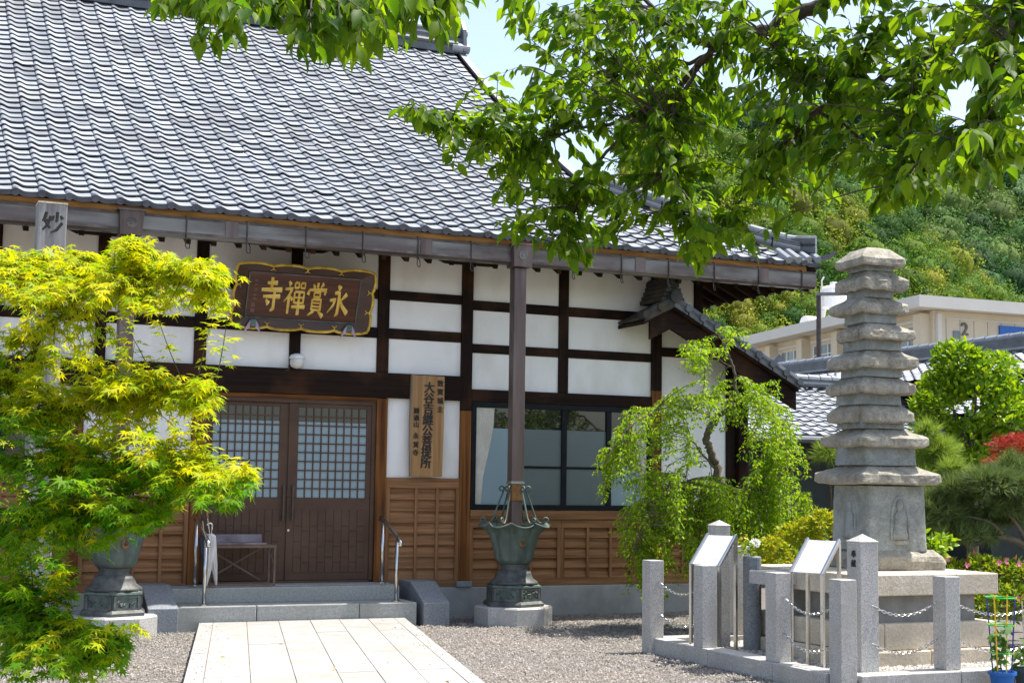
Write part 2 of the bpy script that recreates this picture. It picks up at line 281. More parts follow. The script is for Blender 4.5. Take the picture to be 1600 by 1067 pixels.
M['veg_leaf'] = leaf_mat('vegetable_leaf', (0.06, 0.15, 0.03), (0.13, 0.23, 0.05), 0.3, (1.2, 1.2, 0.7), 0.6, spec=0.2)
M['forest_yellow'] = leaf_mat('flowering_forest', (0.05, 0.10, 0.012), (0.22, 0.24, 0.03), 0.25, (1.1, 1.1, 0.7), 0.7, cc=(0.36, 0.24, 0.07), spec=0.1)
M['forest_green'] = leaf_mat('green_forest', (0.025, 0.065, 0.018), (0.10, 0.17, 0.035), 0.25, (1.1, 1.1, 0.7), 0.7, spec=0.1)

# ------------------------------------------------------------------ setting: ground, path, hill
W = 16.3            # plane of the hall's front wall
G = -0.085          # gravel level; the paved path is at 0
g = MB(); g.add([(-900, -200, G - 0.03), (900, -200, G - 0.03), (900, 1200, G - 0.03), (-900, 1200, G - 0.03)], [(0, 1, 2, 3)])
tag(g.build('ground', M['ground']), kind='structure')
n = 60; xs = np.linspace(-6, 22, n * 2); ys = np.linspace(2, 24, n * 2)
XX, YY = np.meshgrid(xs, ys); ZZ = G - 0.012 + 0.006 * np.sin(XX * 3.1 + YY) + 0.005 * np.sin(YY * 4.3 - XX * 2)
V = np.stack([XX.ravel(), YY.ravel(), ZZ.ravel()], 1); idx = np.arange(len(V)).reshape(n * 2, n * 2)
a_, b_, c_, d_ = idx[:-1, :-1].ravel(), idx[:-1, 1:].ravel(), idx[1:, 1:].ravel(), idx[1:, :-1].ravel()
tag(np_obj('gravel_yard', V, np.concatenate([np.stack([a_, b_, c_], 1), np.stack([a_, c_, d_], 1)]), M['gravel_bed'], smooth=True), kind='structure')

PATH_SKEW = 0.2335
def path_x(x, y): return x + (y - 15.38) * PATH_SKEW
def in_path(x, y): return 3.2 < x - (y - 15.38) * PATH_SKEW < 5.58
path_root = tag(MB().extrude([(path_x(3.24, 15.41), 15.41, 0), (path_x(3.24, 2), 2, 0), (path_x(5.54, 2), 2, 0), (path_x(5.54, 15.41), 15.41, 0)], (0, 0, -0.16)).build('path', M['joint']), kind='structure')
edges = [3.235, 3.385, 3.745, 4.095, 4.445, 4.775, 5.105, 5.415, 5.545]
for c in range(8):
    y = 15.41; k = 0
    lens = [0.9, 1.25] if c % 2 else [1.25, 0.9]
    if c in (0, 7): lens = [0.9, 0.9]
    while y > 3.0:
        ln = lens[k % 2]; y1 = max(y - ln, 2.5); j = 0.0035; j2 = 0.0012; h = 0.008 + rnd.uniform(-0.0015, 0.0015)
        x0, x1 = edges[c] + j, edges[c + 1] - j
        q = [(path_x(x0, y - j2), y - j2), (path_x(x0, y1 + j2), y1 + j2), (path_x(x1, y1 + j2), y1 + j2), (path_x(x1, y - j2), y - j2)]
        MB().extrude([(a, b, -0.03) for a, b in q], (0, 0, 0.03 + h)).build('paving_slab', M['slab'], path_root)
        y = y1; k += 1

# loose gravel
NS = 125000
gx = npr.uniform(-0.5, 10.4, NS); gy = npr.uniform(8.2, 16.25, NS)
sk = gx - (gy - 15.38) * PATH_SKEW
keep = ~((sk > 3.22) & (sk < 5.56)) & ~((gx > 6.95) & (gy > 9.31) & (gy < 12.4)) & ~((gx > 2.72) & (gx < 6.1) & (gy > 15.4)) & (gx > gy * 0.04 - 0.6)
gx, gy = gx[keep], gy[keep]; NS = len(gx)
gs = npr.uniform(0.005, 0.011, NS)
octv = np.array([(1, 0, -.4), (0, 1, -.4), (-1, 0, -.4), (0, -1, -.4), (0, 0, .8)], float)     # a stone bedded in the ground: its upper half
octf = np.array([(0, 1, 4), (1, 2, 4), (2, 3, 4), (3, 0, 4)])
ang = npr.uniform(0, 6.28, NS); st = npr.uniform(0.6, 1.4, (NS, 3)); jit = npr.normal(0, 0.22, (NS, 5, 3))
pv = (octv[None] + jit) * st[:, None] * gs[:, None, None]
ca, sa = np.cos(ang)[:, None], np.sin(ang)[:, None]
tl = npr.uniform(-0.6, 0.6, NS)[:, None]
px_, py_, pz_ = pv[..., 0] * ca - pv[..., 1] * sa, pv[..., 0] * sa + pv[..., 1] * ca, pv[..., 2] + pv[..., 0] * tl
V = np.stack([px_ + gx[:, None], py_ + gy[:, None], pz_ * 0.8 + (G - 0.004 + npr.uniform(0, 0.012, NS))[:, None]], -1).reshape(-1, 3)
T = (octf[None] + (np.arange(NS) * 5)[:, None, None]).reshape(-1, 3)
sv = []; stf = []           # a few stones kicked onto the paving
for i in range(260):
    s_ = rnd.choice((-1, 1)); y = rnd.uniform(8.5, 15.35); x = path_x(4.39 + s_ * (1.14 - abs(rnd.gauss(0, 0.16))), y); r = rnd.uniform(0.004, 0.009); a = rnd.uniform(0, 6.28); k0 = len(sv)
    for p in octv: sv.append((x + r * (p[0] * math.cos(a) - p[1] * math.sin(a)), y + r * (p[0] * math.sin(a) + p[1] * math.cos(a)) * 0.8, 0.010 + r * (p[2] + 0.4) * 0.8))
    stf += [[q + k0 for q in f] for f in octf]
T = np.concatenate([T, np.array(stf) + len(V)]); V = np.concatenate([V, np.array(sv)])
tag(np_obj('gravel', V, T, M['gravel']), 'loose grey brown gravel covering the temple yard', 'gravel', kind='stuff')

# ------------------------------------------------------------------ the temple hall
hall = thing('temple_hall', 'white plastered temple hall with dark timbers and big grey tiled roof', 'temple hall', (4.4, W, 0))
def hpart(name, m, x0, x1, y0, y1, z0, z1, parent=None, bevel=0.006):
    return MB().box(x0, x1, y0, y1, z0, z1).build(name, m, parent or hall, bevel=bevel)
XL, XR = -2.6, 10.46       # ends of the front wall
XU = 9.966                 # the upper storey of the wall stops short of the wing
hpart('wall_core', M['plaster'], XL, XU, W + 0.053, W + 0.2, 0.28, 4.75, bevel=0)
hpart('wall_core', M['plaster'], XU + 0.001, XR, W + 0.053, W + 0.2, 0.28, 3.15, bevel=0)
hpart('side_wall', M['plaster'], XU - 0.15, XU, W + 0.2, 26.0, 2.0, 4.75, bevel=0)
hpart('side_wall', M['plaster'], XR - 0.15, XR, W + 0.2, 20.0, 0.28, 2.9, bevel=0)
hpart('foundation', M['concrete'], XL, XR, W - 0.07, W + 0.3, G - 0.1, 0.275, bevel=0.012)
for x0, x1 in ((XL, 3.26), (5.585, 6.52), (6.665, 9.19), (9.335, XR)):
    hpart('sill_beam', M['cedar_h'], x0, x1, W - 0.055, W + 0.06, 0.278, 0.365)
for x0, x1 in ((3.2, 3.46), (5.4, 5.64), (6.49, 6.69)):
    hpart('post_footing', M['granite_blue'], x0, x1, W - 0.10, W + 0.1, 0.275, 0.345, bevel=0.008)
FP = W - 0.045             # front face of the posts
def post(x0, x1, z0, z1, m='dark_v', dy=0.0): hpart('post', M[m], x0, x1, FP - dy, W + 0.1, z0, z1)
post(2.16, 2.28, 2.82, 4.6); post(1.02, 1.15, 2.82, 4.6); post(-0.2, -0.07, 2.82, 4.6); post(-1.4, -1.27, 2.82, 4.6)
post(3.255, 3.393, 2.822, 4.6); post(4.363, 4.493, 2.822, 4.6); post(5.436, 5.581, 2.822, 4.6)
post(3.262, 3.40, 0.345, 2.518, 'brown_v', 0.012); post(5.445, 5.583, 0.345, 2.513, 'brown_v', 0.012)
post(1.95, 2.08, 0.345, 2.518, 'brown_v', 0.012); post(0.4, 0.53, 0.345, 2.518, 'brown_v', 0.012)
post(6.522, 6.662, 2.4, 4.6, 'dark_v', 0.015); post(6.522, 6.662, 0.345, 2.4, 'brown_v', 0.015)
post(7.85, 7.985, 2.672, 4.6, 'dark_v', -0.006)
post(9.19, 9.333, 0.365, 2.75, 'brown_v', 0.015); post(9.19, 9.333, 2.75, 4.6, 'dark_v', 0.015); post(9.84, 9.965, 3.328, 4.6)
post(10.33, XR + 0.01, 0.365, 3.1, 'dark_v', 0.0)
def rail(x0, x1, z0, z1, m='dark_h', dy=-0.012): hpart('rail', M[m], x0, x1, FP - dy, W + 0.08, z0, z1)
hpart('lintel_beam', M['dark_h'], XL, 6.52, W - 0.085, W + 0.1, 2.52, 2.818)
for zz in ((3.235, 3.36), (3.705, 3.82)):
    for x0, x1 in ((XL, -1.4), (-1.27, -0.2), (-0.07, 1.02), (1.15, 2.16), (2.28, 3.255), (3.393, 4.363), (4.493, 5.436), (5.581, 6.52)): rail(x0, x1, *zz)
for zz in ((3.12, 3.232), (3.648, 3.77)):
    for x0, x1 in ((6.663, 7.85), (7.985, 9.19)): rail(x0, x1, *zz)
rail(6.663, 9.19, 2.522, 2.67, dy=0.012); rail(9.335, 10.33, 3.205, 3.325)
rail(9.335, 10.33, 1.09, 1.2, 'cedar_h')
# plaster panels between the timbers
def panel(x0, x1, z0, z1): hpart('plaster_panel', M['plaster'], x0 + 0.001, x1 - 0.001, W - 0.012, W + 0.052, z0 + 0.001, z1 - 0.001, bevel=0)
for x0, x1 in ((XL, -1.4), (-1.27, -0.2), (-0.07, 1.02), (1.15, 2.16), (2.28, 3.255), (3.393, 4.363), (4.493, 5.436), (5.581, 6.52)):
    for z0, z1 in ((2.818, 3.235), (3.36, 3.705), (3.82, 4.7)): panel(x0, x1, z0, z1)
for x0, x1 in ((6.662, 7.85), (7.985, 9.19)):
    for z0, z1 in ((2.67, 3.12), (3.232, 3.648), (3.77, 4.7)): panel(x0, x1, z0, z1)
panel(9.333, 10.33, 1.2, 3.205); panel(9.333, 9.84, 3.325, 4.7)
panel(5.583, 6.522, 1.575, 2.52); panel(2.08, 3.262, 1.575, 2.52); panel(0.53, 1.95, 2.3, 2.52)

# boarded dado: overlapping weatherboards held by battens
def dado(x0, x1, z0, z1, nb, bats, top=0.11, side=0.05):
    hpart('dado_back', M['brown_h'], x0, x1, W - 0.004, W + 0.06, z0, z1, bevel=0)
    hpart('dado_rail', M['cedar_h'], x0 + 0.001, x1 - 0.001, W - 0.052, W, z1 - top, z1, bevel=0.004)
    h = (z1 - top - z0) / nb
    for i in range(nb):
        za = z0 + i * h; b = MB()
        for xa, xb in zip([x0] + bats, bats + [x1]):
            m_ = MB().extrude([(xa + 0.012, W - 0.038, za), (xa + 0.012, W - 0.008, za + h * 1.08), (xa + 0.012, W - 0.002, za + h * 1.08), (xa + 0.012, W - 0.010, za)], (xb - xa - 0.024, 0, 0))
            m_.build('weatherboard', M['cedar_h'], hall)
    for xb in [x0 + side / 2] + bats + [x1 - side / 2]:
        w = side if xb in (x0 + side / 2, x1 - side / 2) else 0.036
        hpart('batten', M['cedar_v'], xb - w / 2, xb + w / 2, W - 0.05, W - 0.001, z0, z1 - top, bevel=0.003)
dado(5.583, 6.522, 0.366, 1.572, 8, [5.97, 6.24], 0.12)
dado(6.664, 7.90, 0.366, 1.085, 5, [7.07, 7.49], 0.10)
dado(7.90, 9.188, 0.366, 1.085, 5, [8.28, 8.60, 8.90], 0.10)
dado(2.08, 3.26, 0.366, 1.572, 8, [2.36, 2.66, 2.96], 0.12)
dado(0.53, 1.95, 0.366, 1.572, 8, [0.9, 1.25, 1.6], 0.12)
dado(9.335, 10.33, 0.366, 1.085, 5, [9.66, 10.0], 0.10)
hpart('window_sill', M['cedar_h'], 6.664, 9.188, W - 0.075, W + 0.04, 1.087, 1.198)

# front window: black frame, frosted lower sheets, clear upper lights
win = hpart('window', M['interior'], 6.668, 9.186, W - 0.005, W + 0.02, 1.205, 2.515, bevel=0)
def wbar(x0, x1, z0, z1, y=W - 0.06): hpart('window_frame', M['black'], x0, x1, y, W - 0.004, z0, z1, parent=win, bevel=0.003)
wbar(6.668, 9.186, 1.202, 1.265); wbar(6.668, 9.186, 2.452, 2.518); wbar(6.668, 6.728, 1.265, 2.452); wbar(9.126, 9.186, 1.265, 2.452)
for xm in (7.30, 7.932, 8.565): wbar(xm - 0.035, xm + 0.035, 1.265, 2.452, W - 0.055)
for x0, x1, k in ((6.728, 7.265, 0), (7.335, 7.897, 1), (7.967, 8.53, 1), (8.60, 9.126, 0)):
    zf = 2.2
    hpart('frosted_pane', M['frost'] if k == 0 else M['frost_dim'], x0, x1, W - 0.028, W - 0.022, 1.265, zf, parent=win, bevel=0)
    hpart('clear_pane', M['clear'], x0, x1, W - 0.028, W - 0.022, zf + 0.004, 2.452, parent=win, bevel=0)
    if k: hpart('glazing_bar', M['black'], x0, x1, W - 0.04, W - 0.02, 1.715, 1.745, parent=win, bevel=0)
# gathered curtains hanging just inside the outer lights, seen against the glass
for xa, wd, flip in ((6.735, 0.24, 1), (9.12, 0.22, -1)):
    cb = MB(); nn = 28
    vs = []
    for i in range(nn + 1):
        u = i / nn
        for z, pull in ((1.27, 0.32), (1.6, 0.42), (1.9, 0.7), (2.2, 0.95), (2.448, 1.0)):
            vs.append((xa + flip * wd * pull * u, W - 0.034 - 0.0035 * math.sin(u * 40), z))
    cb.add(vs, [(i * 5 + j, (i + 1) * 5 + j, (i + 1) * 5 + j + 1, i * 5 + j + 1) for i in range(nn) for j in range(4)])
    cb.build('curtain', M['curtain'], win, smooth=True)
# a dark window further left, behind the maple
win2 = hpart('window', M['clear'], 0.56, 1.93, W - 0.03, W, 1.6, 2.28, bevel=0)
for x0, x1, z0, z1 in ((0.54, 1.95, 2.25, 2.30), (0.54, 1.95, 1.575, 1.63), (0.54, 0.60, 1.63, 2.25), (1.89, 1.95, 1.63, 2.25), (1.21, 1.27, 1.63, 2.25)):
    hpart('window_frame', M['black'], x0, x1, W - 0.05, W - 0.001, z0, z1, parent=win2, bevel=0.003)

# sliding doors with lattice lights
doors = hpart('entrance_door', M['interior'], 3.402, 5.443, W + 0.055, W + 0.062, 0.345, 2.515, bevel=0)
for x0, x1, z0, z1 in ((3.402, 5.443, 2.42, 2.516), (3.402, 3.45, 0.35, 2.42), (5.395, 5.443, 0.35, 2.42), (3.402, 5.443, 0.345, 0.375)):
    hpart('door_frame', M['door'], x0, x1, W - 0.03, W + 0.05, z0, z1, parent=doors, bevel=0.004)
hpart('head_trim', M['brown_h'], 3.402, 5.443, W - 0.05, W - 0.031, 2.47, 2.518, parent=doors, bevel=0.003)
for li, (x0, x1) in enumerate(((3.452, 4.40), (4.39, 5.394))):
    y = W + 0.004 if li == 0 else W - 0.016
    leaf = hpart('door_leaf', M['door'], x0, x1, y, y + 0.03, 0.378, 1.325, parent=doors, bevel=0.004)
    ax0, ax1 = x0 + (0.06 if li == 0 else 0.115), x1 - (0.115 if li == 0 else 0.06)
    for a0, a1, z0, z1 in ((x0, ax0, 1.327, 2.418), (ax1, x1, 1.327, 2.418), (ax0, ax1, 2.372, 2.418)):
        hpart('door_stile', M['door'], a0, a1, y - 0.002, y + 0.03, z0, z1, parent=doors, bevel=0.003)
    hpart('frosted_pane', M['frost'], ax0, ax1, y + 0.014, y + 0.02, 1.327, 2.205, parent=doors, bevel=0)
    hpart('clear_pane', M['clear'], ax0, ax1, y + 0.014, y + 0.02, 2.207, 2.372, parent=doors, bevel=0)
    nc = 9
    for i in range(1, nc):
        xx = ax0 + (ax1 - ax0) * i / nc
        hpart('lattice_bar', M['door'], xx - 0.007, xx + 0.007, y + 0.002, y + 0.013, 1.327, 2.372, parent=doors, bevel=0)
    for i in range(1, 10):
        zz = 1.327 + (2.372 - 1.327) * i / 10
        hpart('lattice_bar', M['door'], ax0, ax1, y + 0.001, y + 0.0125, zz - 0.007, zz + 0.007, parent=doors, bevel=0)
    # the lower panel is pressed into upright fields
    z0, z1 = 0.46, 1.19; px0, px1 = (ax0 + 0.0, ax1 + 0.03) if li == 0 else (ax0 - 0.03, ax1)
    for i in range(9):
        xa, xb = px0 + (px1 - px0) * i / 9, px0 + (px1 - px0) * (i + 1) / 9
        off = 0.0 if i % 2 else 0.06
        zs = [z0, z0 + 0.12 + off, z0 + 0.30 + off, z0 + 0.48 + off, z1]
        for za, zb in zip(zs[:-1], zs[1:]):
            hpart('door_field', M['door'], xa + 0.004, xb - 0.004, y - 0.007, y + 0.001, za + 0.003, zb - 0.003, parent=doors, bevel=0.003)
    hx = 4.345 if li == 0 else 4.45
    h_ = MB(); h_.box(hx - 0.012, hx + 0.012, y - 0.05, y - 0.03, 1.06, 1.47); h_.box(hx - 0.009, hx + 0.009, y - 0.031, y, 1.08, 1.11); h_.box(hx - 0.009, hx + 0.009, y - 0.031, y, 1.42, 1.45)
    h_.build('door_handle', M['iron'], doors, bevel=0.003)
MB().lathe((0, 0, 0), [(0.014, 0), (0.014, 0.008)], 12).build('lock', M['steel'], doors).matrix_basis = Matrix.Translation(Vector((4.415, W - 0.018, 0.95)) - WORLD_LOC[doors.name]) @ Matrix.Rotation(math.pi / 2, 4, 'X')

# boat-shaped bracket arms under the wall plate
for bx in (2.22, 4.43, 6.59):
    b = MB(); pts = [(bx - 0.55, W - 0.1, 4.36), (bx - 0.5, W - 0.1, 4.28), (bx - 0.3, W - 0.1, 4.20), (bx + 0.3, W - 0.1, 4.20), (bx + 0.5, W - 0.1, 4.28), (bx + 0.55, W - 0.1, 4.36)]
    b.extrude(pts, (0, 0.085, 0)).build('bracket_arm', M['dark_h'], hall)
hpart('wall_plate', M['dark_h'], XL, XU + 0.15, W - 0.11, W + 0.1, 4.362, 4.56)

# ------------------------------------------------------------------ main roof
prof = np.array([(15.30, 4.415), (16.65, 5.14), (17.86, 5.82), (19.17, 6.61), (20.5, 7.475), (21.3, 8.02), (22.1, 8.62), (22.55, 8.95)])
pc = np.polyfit(prof[:, 0] - 15.3, prof[:, 1], 2)
YE, YR = 15.27, 22.55; XV, XC = 8.87, 11.2; SUMXY = XC + 15.28
def rz(y): return float(np.polyval(pc, y - 15.3))
def rslope(y): return float(2 * pc[0] * (y - 15.3) + pc[1])
# deck with real thickness
ysamp = np.linspace(YE + 0.095, YR, 19); b = MB(); vs = []; HIPY = SUMXY - XV
for y in ysamp:
    xr = SUMXY - y if y < HIPY else XV
    for x in (-2.8, xr): vs += [(x, y, rz(y) - 0.03), (x, y, rz(y) - 0.13)]
fs = []
for i in range(len(ysamp) - 1):
    o, q = i * 4, i * 4 + 4
    fs += [(o, o + 2, q + 2, q), (o + 1, q + 1, q + 3, o + 3), (o, q, q + 1, o + 1), (o + 2, o + 3, q + 3, q + 2)]
b.add(vs, fs + [(0, 1, 3, 2)])
roof = b.build('roof', M['dark_h'], hall)
TW, TE = 0.262, 0.205      # tile cover width and exposure
def tile_z(u):             # shallow S-shaped section: a narrow steep-sided roll on the left, a wide pan on the right
    if u < 0.13: return -0.012 + 0.038 * math.sin(math.pi / 2 * u / 0.13) ** 0.7
    t = (u - 0.13) / 0.87
    return 0.026 * (0.5 + 0.5 * math.cos(math.pi * min(1, t / 0.45))) - 0.008 * math.sin(math.pi * t) ** 1.2 + 0.003 * t ** 3
US = [0, 0.015, 0.045, 0.085, 0.13, 0.18, 0.24, 0.31, 0.39, 0.47, 0.58, 0.72, 0.86, 1.0]
def make_tile(eave=False):
    b = MB(); n_ = len(US)
    top = [(u * TW, 0.0, tile_z(u) + 0.026) for u in US] + [(u * TW, TE + 0.035, tile_z(u) - 0.004) for u in US]
    b.add(top, [(i, i + 1, n_ + i + 1, n_ + i) for i in range(n_ - 1)])
    lo = 0.009 if not eave else -0.032
    fr_ = [(u * TW, 0.0, tile_z(u) + 0.026) for u in US] + [(u * TW, 0.002, tile_z(u) + lo) for u in US]
    b.add(fr_, [(n_ + i, n_ + i + 1, i + 1, i) for i in range(n_ - 1)])
    un = [(u * TW, 0.002, tile_z(u) + lo) for u in US] + [(u * TW, 0.07, tile_z(u) + min(lo, 0.005)) for u in US]
    b.add(un, [(n_ + i, n_ + i + 1, i + 1, i) for i in range(n_ - 1)])
    if eave:
        c = (0.13 * TW, 0, 0.012); r = 0.042; vs = []
        for yy in (-0.012, 0.06):
            for k in range(12): vs.append((c[0] + r * math.cos(k * math.pi / 6), yy, c[2] + r * math.sin(k * math.pi / 6)))
        for k in range(12): vs.append((c[0] + r * 0.72 * math.cos(k * math.pi / 6), -0.005, c[2] + r * 0.72 * math.sin(k * math.pi / 6)))
        b.add(vs, [(k, (k + 1) % 12, 12 + (k + 1) % 12, 12 + k) for k in range(12)] + [(24 + k, 24 + (k + 1) % 12, (k + 1) % 12, k) for k in range(12)] + [tuple(24 + k for k in range(12))])
    return b
tile_mb = make_tile(); eave_mb = make_tile(True)
NTOP = len(US) - 1
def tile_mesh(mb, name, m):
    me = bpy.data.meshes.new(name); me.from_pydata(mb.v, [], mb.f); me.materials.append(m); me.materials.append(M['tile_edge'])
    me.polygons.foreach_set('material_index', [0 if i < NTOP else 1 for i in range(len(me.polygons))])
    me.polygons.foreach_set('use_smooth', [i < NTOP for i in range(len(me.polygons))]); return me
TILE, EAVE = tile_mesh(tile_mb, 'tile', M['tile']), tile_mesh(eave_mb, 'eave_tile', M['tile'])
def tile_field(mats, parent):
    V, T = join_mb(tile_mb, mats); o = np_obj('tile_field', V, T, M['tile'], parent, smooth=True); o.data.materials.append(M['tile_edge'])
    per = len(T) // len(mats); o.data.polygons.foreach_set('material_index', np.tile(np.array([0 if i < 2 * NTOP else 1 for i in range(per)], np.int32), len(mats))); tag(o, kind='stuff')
def slope_frame(p, across, up):
    across = Vector(across).normalized(); up = Vector(up).normalized(); nn_ = across.cross(up)
    return Matrix(((across.x, up.x, nn_.x, p[0]), (across.y, up.y, nn_.y, p[1]), (across.z, up.z, nn_.z, p[2]), (0, 0, 0, 1)))
def join_mb(mb, mats):
    v = np.array([(*p, 1.0) for p in mb.v]); tri = []
    for f in mb.f:
        for i in range(1, len(f) - 1): tri.append((f[0], f[i], f[i + 1]))
    tri = np.array(tri); Ms = np.array([[list(r) for r in m_] for m_ in mats])
    V = np.einsum('nij,vj->nvi', Ms, v)[..., :3].reshape(-1, 3)
    return V, (tri[None] + (np.arange(len(mats)) * len(v))[:, None, None]).reshape(-1, 3)
rows = []; y = YE; k = 0
while y < YR - 0.1:
    rows.append((k, y)); sl = rslope(y + 0.1); y += (TE if k else TE + 0.03) / math.hypot(1, sl); k += 1
tiles, eaves = [], []
X0 = -2.78
for k, y in rows:
    sl = rslope(y + 0.1); up = Vector((0, 1, sl)).normalized(); z = rz(y)
    xr = SUMXY - y - 0.12 if y < HIPY else XV - 0.005
    nc = int((xr - X0) / TW)
    for j in range(nc + 1):
        x = X0 + j * TW
        if x + TW * 0.6 > xr: continue
        jx = (rnd.uniform(-0.004, 0.004), rnd.uniform(-0.007, 0.007), rnd.uniform(-0.003, 0.004))
        m_ = slope_frame((x + jx[0], y + jx[1], z + jx[2]), (1, 0, rnd.uniform(-0.012, 0.012)), up + Vector((rnd.uniform(-.006, .006), 0, 0)))
        (eaves if k == 0 else tiles).append((x > 0.75, m_))
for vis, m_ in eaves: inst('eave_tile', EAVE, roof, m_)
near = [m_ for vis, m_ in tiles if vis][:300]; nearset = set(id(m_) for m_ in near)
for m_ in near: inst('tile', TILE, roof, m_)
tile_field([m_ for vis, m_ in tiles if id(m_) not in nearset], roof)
# fascia and battens under the eave tiles
MB().box(-2.8, XC - 0.25, 15.315, 15.36, 4.29, 4.385).build('fascia', M['fascia'], hall, bevel=0.004)
for i in range(int((XC + 2.4) / 0.28)):
    x = -2.6 + i * 0.28
    MB().beam((x, 15.50, 4.10), (x, 16.45, 4.60), 0.055, 0.09).build('rafter', M['dark_d'], hall)
# rafters turned outward under the right-hand corner
for i in range(26):
    y = 15.75 + i * 0.3; MB().beam((11.05, y, 4.15), (9.9 if y > 16.4 else 10.75, y, 4.70 if y > 16.4 else 4.30), 0.06, 0.09).build('rafter', M['dark_h'], hall)
MB().beam((11.08, 15.42, 4.14), (9.95, 16.5, 4.66), 0.13, 0.15).build('hip_rafter', M['dark_h'], hall)
MB().extrude([(9.9, 15.40, 4.27), (11.12, 15.40, 4.27), (11.12, 24, 4.27), (9.9, 24, 4.80), (9.9, 16.3, 4.80)], (0, 0, 0.03)).build('soffit', M['dark_h'], hall)
MB().box(11.10, 11.16, 15.40, 24, 4.17, 4.37).build('side_fascia', M['dark_d'], hall)
# verge, gable, hip skirt and back slope
vb = MB(); vs = []
for y in np.linspace(HIPY - 0.1, YR, 16):
    z = rz(y); vs += [(XV - 0.03, y, z + 0.055), (XV + 0.10, y, z + 0.045), (XV + 0.10, y, z - 0.20), (XV + 0.06, y, z - 0.20)]
vb.add(vs, [(i * 4 + k, i * 4 + (k + 1) % 4, i * 4 + 4 + (k + 1) % 4, i * 4 + 4 + k) for i in range(15) for k in range(4)])
vb.build('verge', M['tile'], roof)
zz = rz(HIPY)
MB().add([(XV - 0.25, HIPY - 0.2, zz - 0.2), (XV - 0.25, 2 * YR - HIPY, zz - 0.2), (XV - 0.25, YR, 8.85)], [(0, 1, 2)]).build('gable_wall', M['plaster'], roof)
MB().add([(XC, 15.28, rz(YE) - 0.03), (XC, 29.8, rz(YE) - 0.03), (XV, 2 * YR - HIPY, zz - 0.02), (XV, HIPY, zz - 0.02)], [(0, 1, 2, 3)]).build('hip_slope', M['tile_dark'], roof)
MB().add([(-2.8, YR, 8.95), (XV, YR, 8.95), (XV, 29.8, 4.4), (-2.8, 29.8, 4.4)], [(0, 1, 2, 3)]).build('back_slope', M['tile_dark'], roof)
# main ridge: stacked layers under half-round caps
rb = MB(); xe = XV + 0.02
rb.box(-2.8, xe - 0.15, YR - 0.20, YR + 0.2, 8.86, 9.00)
ridge = rb.build('ridge', M['tile_dark'], roof)
x = -2.7
MB().box(-2.8, xe - 0.10, YR - 0.17, YR + 0.17, 9.06, 9.085).build('ridge_course', M['tile'], roof)
for i, (wd, z0, z1) in enumerate(((0.15, 9.09, 9.125), (0.145, 9.13, 9.165), (0.15, 9.17, 9.20), (0.14, 9.205, 9.235), (0.13, 9.24, 9.27))):
    MB().box(-2.8, xe - 0.1, YR - wd, YR + wd, z0, z1).build('ridge_course', M['tile_dark'] if i != 2 else M['tile'], roof)
while x < xe - 0.2:
    arc = [(x, YR - 0.215 + 0.0 , 9.0)]
    a = MB().tube([(x, YR - 0.19, 9.025), (x + 0.225, YR - 0.19, 9.025)], 0.05, 8); a.build('ridge_bead', M['tile_dark'], roof); x += 0.262
x = -2.75
while x < xe - 0.1:
    MB().tube([(x, YR, 9.285), (x + 0.25, YR, 9.28)], [0.085, 0.078], 10).build('ridge_cap', M['tile'], roof, smooth=False); x += 0.262
MB().tube([(xe - 0.2, YR - 0.16, 8.97), (xe + 0.12, YR - 0.16, 8.97)], 0.085, 12).build('ridge_end_roll', M['tile'], roof)
MB().extrude([(xe, YR - 0.25, 8.9), (xe, YR + 0.25, 8.9), (xe, YR + 0.2, 9.3), (xe, YR + 0.08, 9.5), (xe, YR - 0.08, 9.5), (xe, YR - 0.2, 9.3)], (0.06, 0, 0)).build('ridge_end_tile', M['tile_dark'], roof)
# hip ridge running down to the right-hand corner
def hp(t, dz=0.0):
    y = 15.25 + t * (HIPY - 15.25); return Vector((SUMXY - y, y, rz(y) + dz + 0.10 * max(0, 1 - t * 4) ** 2))
for dz, wd, hh, mm in ((0.045, 0.26, 0.04, 'tile_dark'), (0.085, 0.22, 0.035, 'tile'), (0.12, 0.2, 0.03, 'tile_dark'), (0.15, 0.18, 0.025, 'tile_dark')):
    N_ = 8
    for i in range(N_):
        MB().beam(hp(0.10 + 0.90 * i / N_, dz), hp(0.10 + 0.90 * (i + 1) / N_ - 0.006, dz), wd, hh).build('hip_course', M[mm], roof, bevel=0.006)
for i in range(12):
    MB().tube([hp(0.09 + 0.91 * i / 12, 0.195), hp(0.09 + 0.91 * (i + 1) / 12 - 0.01, 0.19)], [0.062, 0.056], 10).build('hip_cap', M['tile'], roof)
for dz, r in ((0.20, 0.07), (0.08, 0.065)):
    p = hp(0.085, dz); MB().tube([p + Vector((-0.12, 0.12, 0.01)), p + Vector((0.10, -0.10, -0.005))], r, 12).build('hip_end_roll', M['tile_dark'], roof)
p = hp(0.06, -0.03); MB().extrude([p + Vector((-0.1, 0.1, 0)), p + Vector((0.16, -0.16, 0.06)), p + Vector((0.22, -0.22, 0.11)), p + Vector((0.15, -0.15, 0.02)), p + Vector((-0.1, 0.1, -0.07))], (0.12, 0.12, 0)).build('corner_tile', M['tile_dark'], roof)
# flared corner: a course of tiles lying across the end
for i in range(4):
    q = Vector((XC - 0.12 - 0.15 * i, 15.24, rz(YE) + 0.06 - 0.012 * i))
    MB().tube([q, q + Vector((0.03, 0.3, 0.16))], 0.05, 8).build('corner_roll', M['tile'], roof)

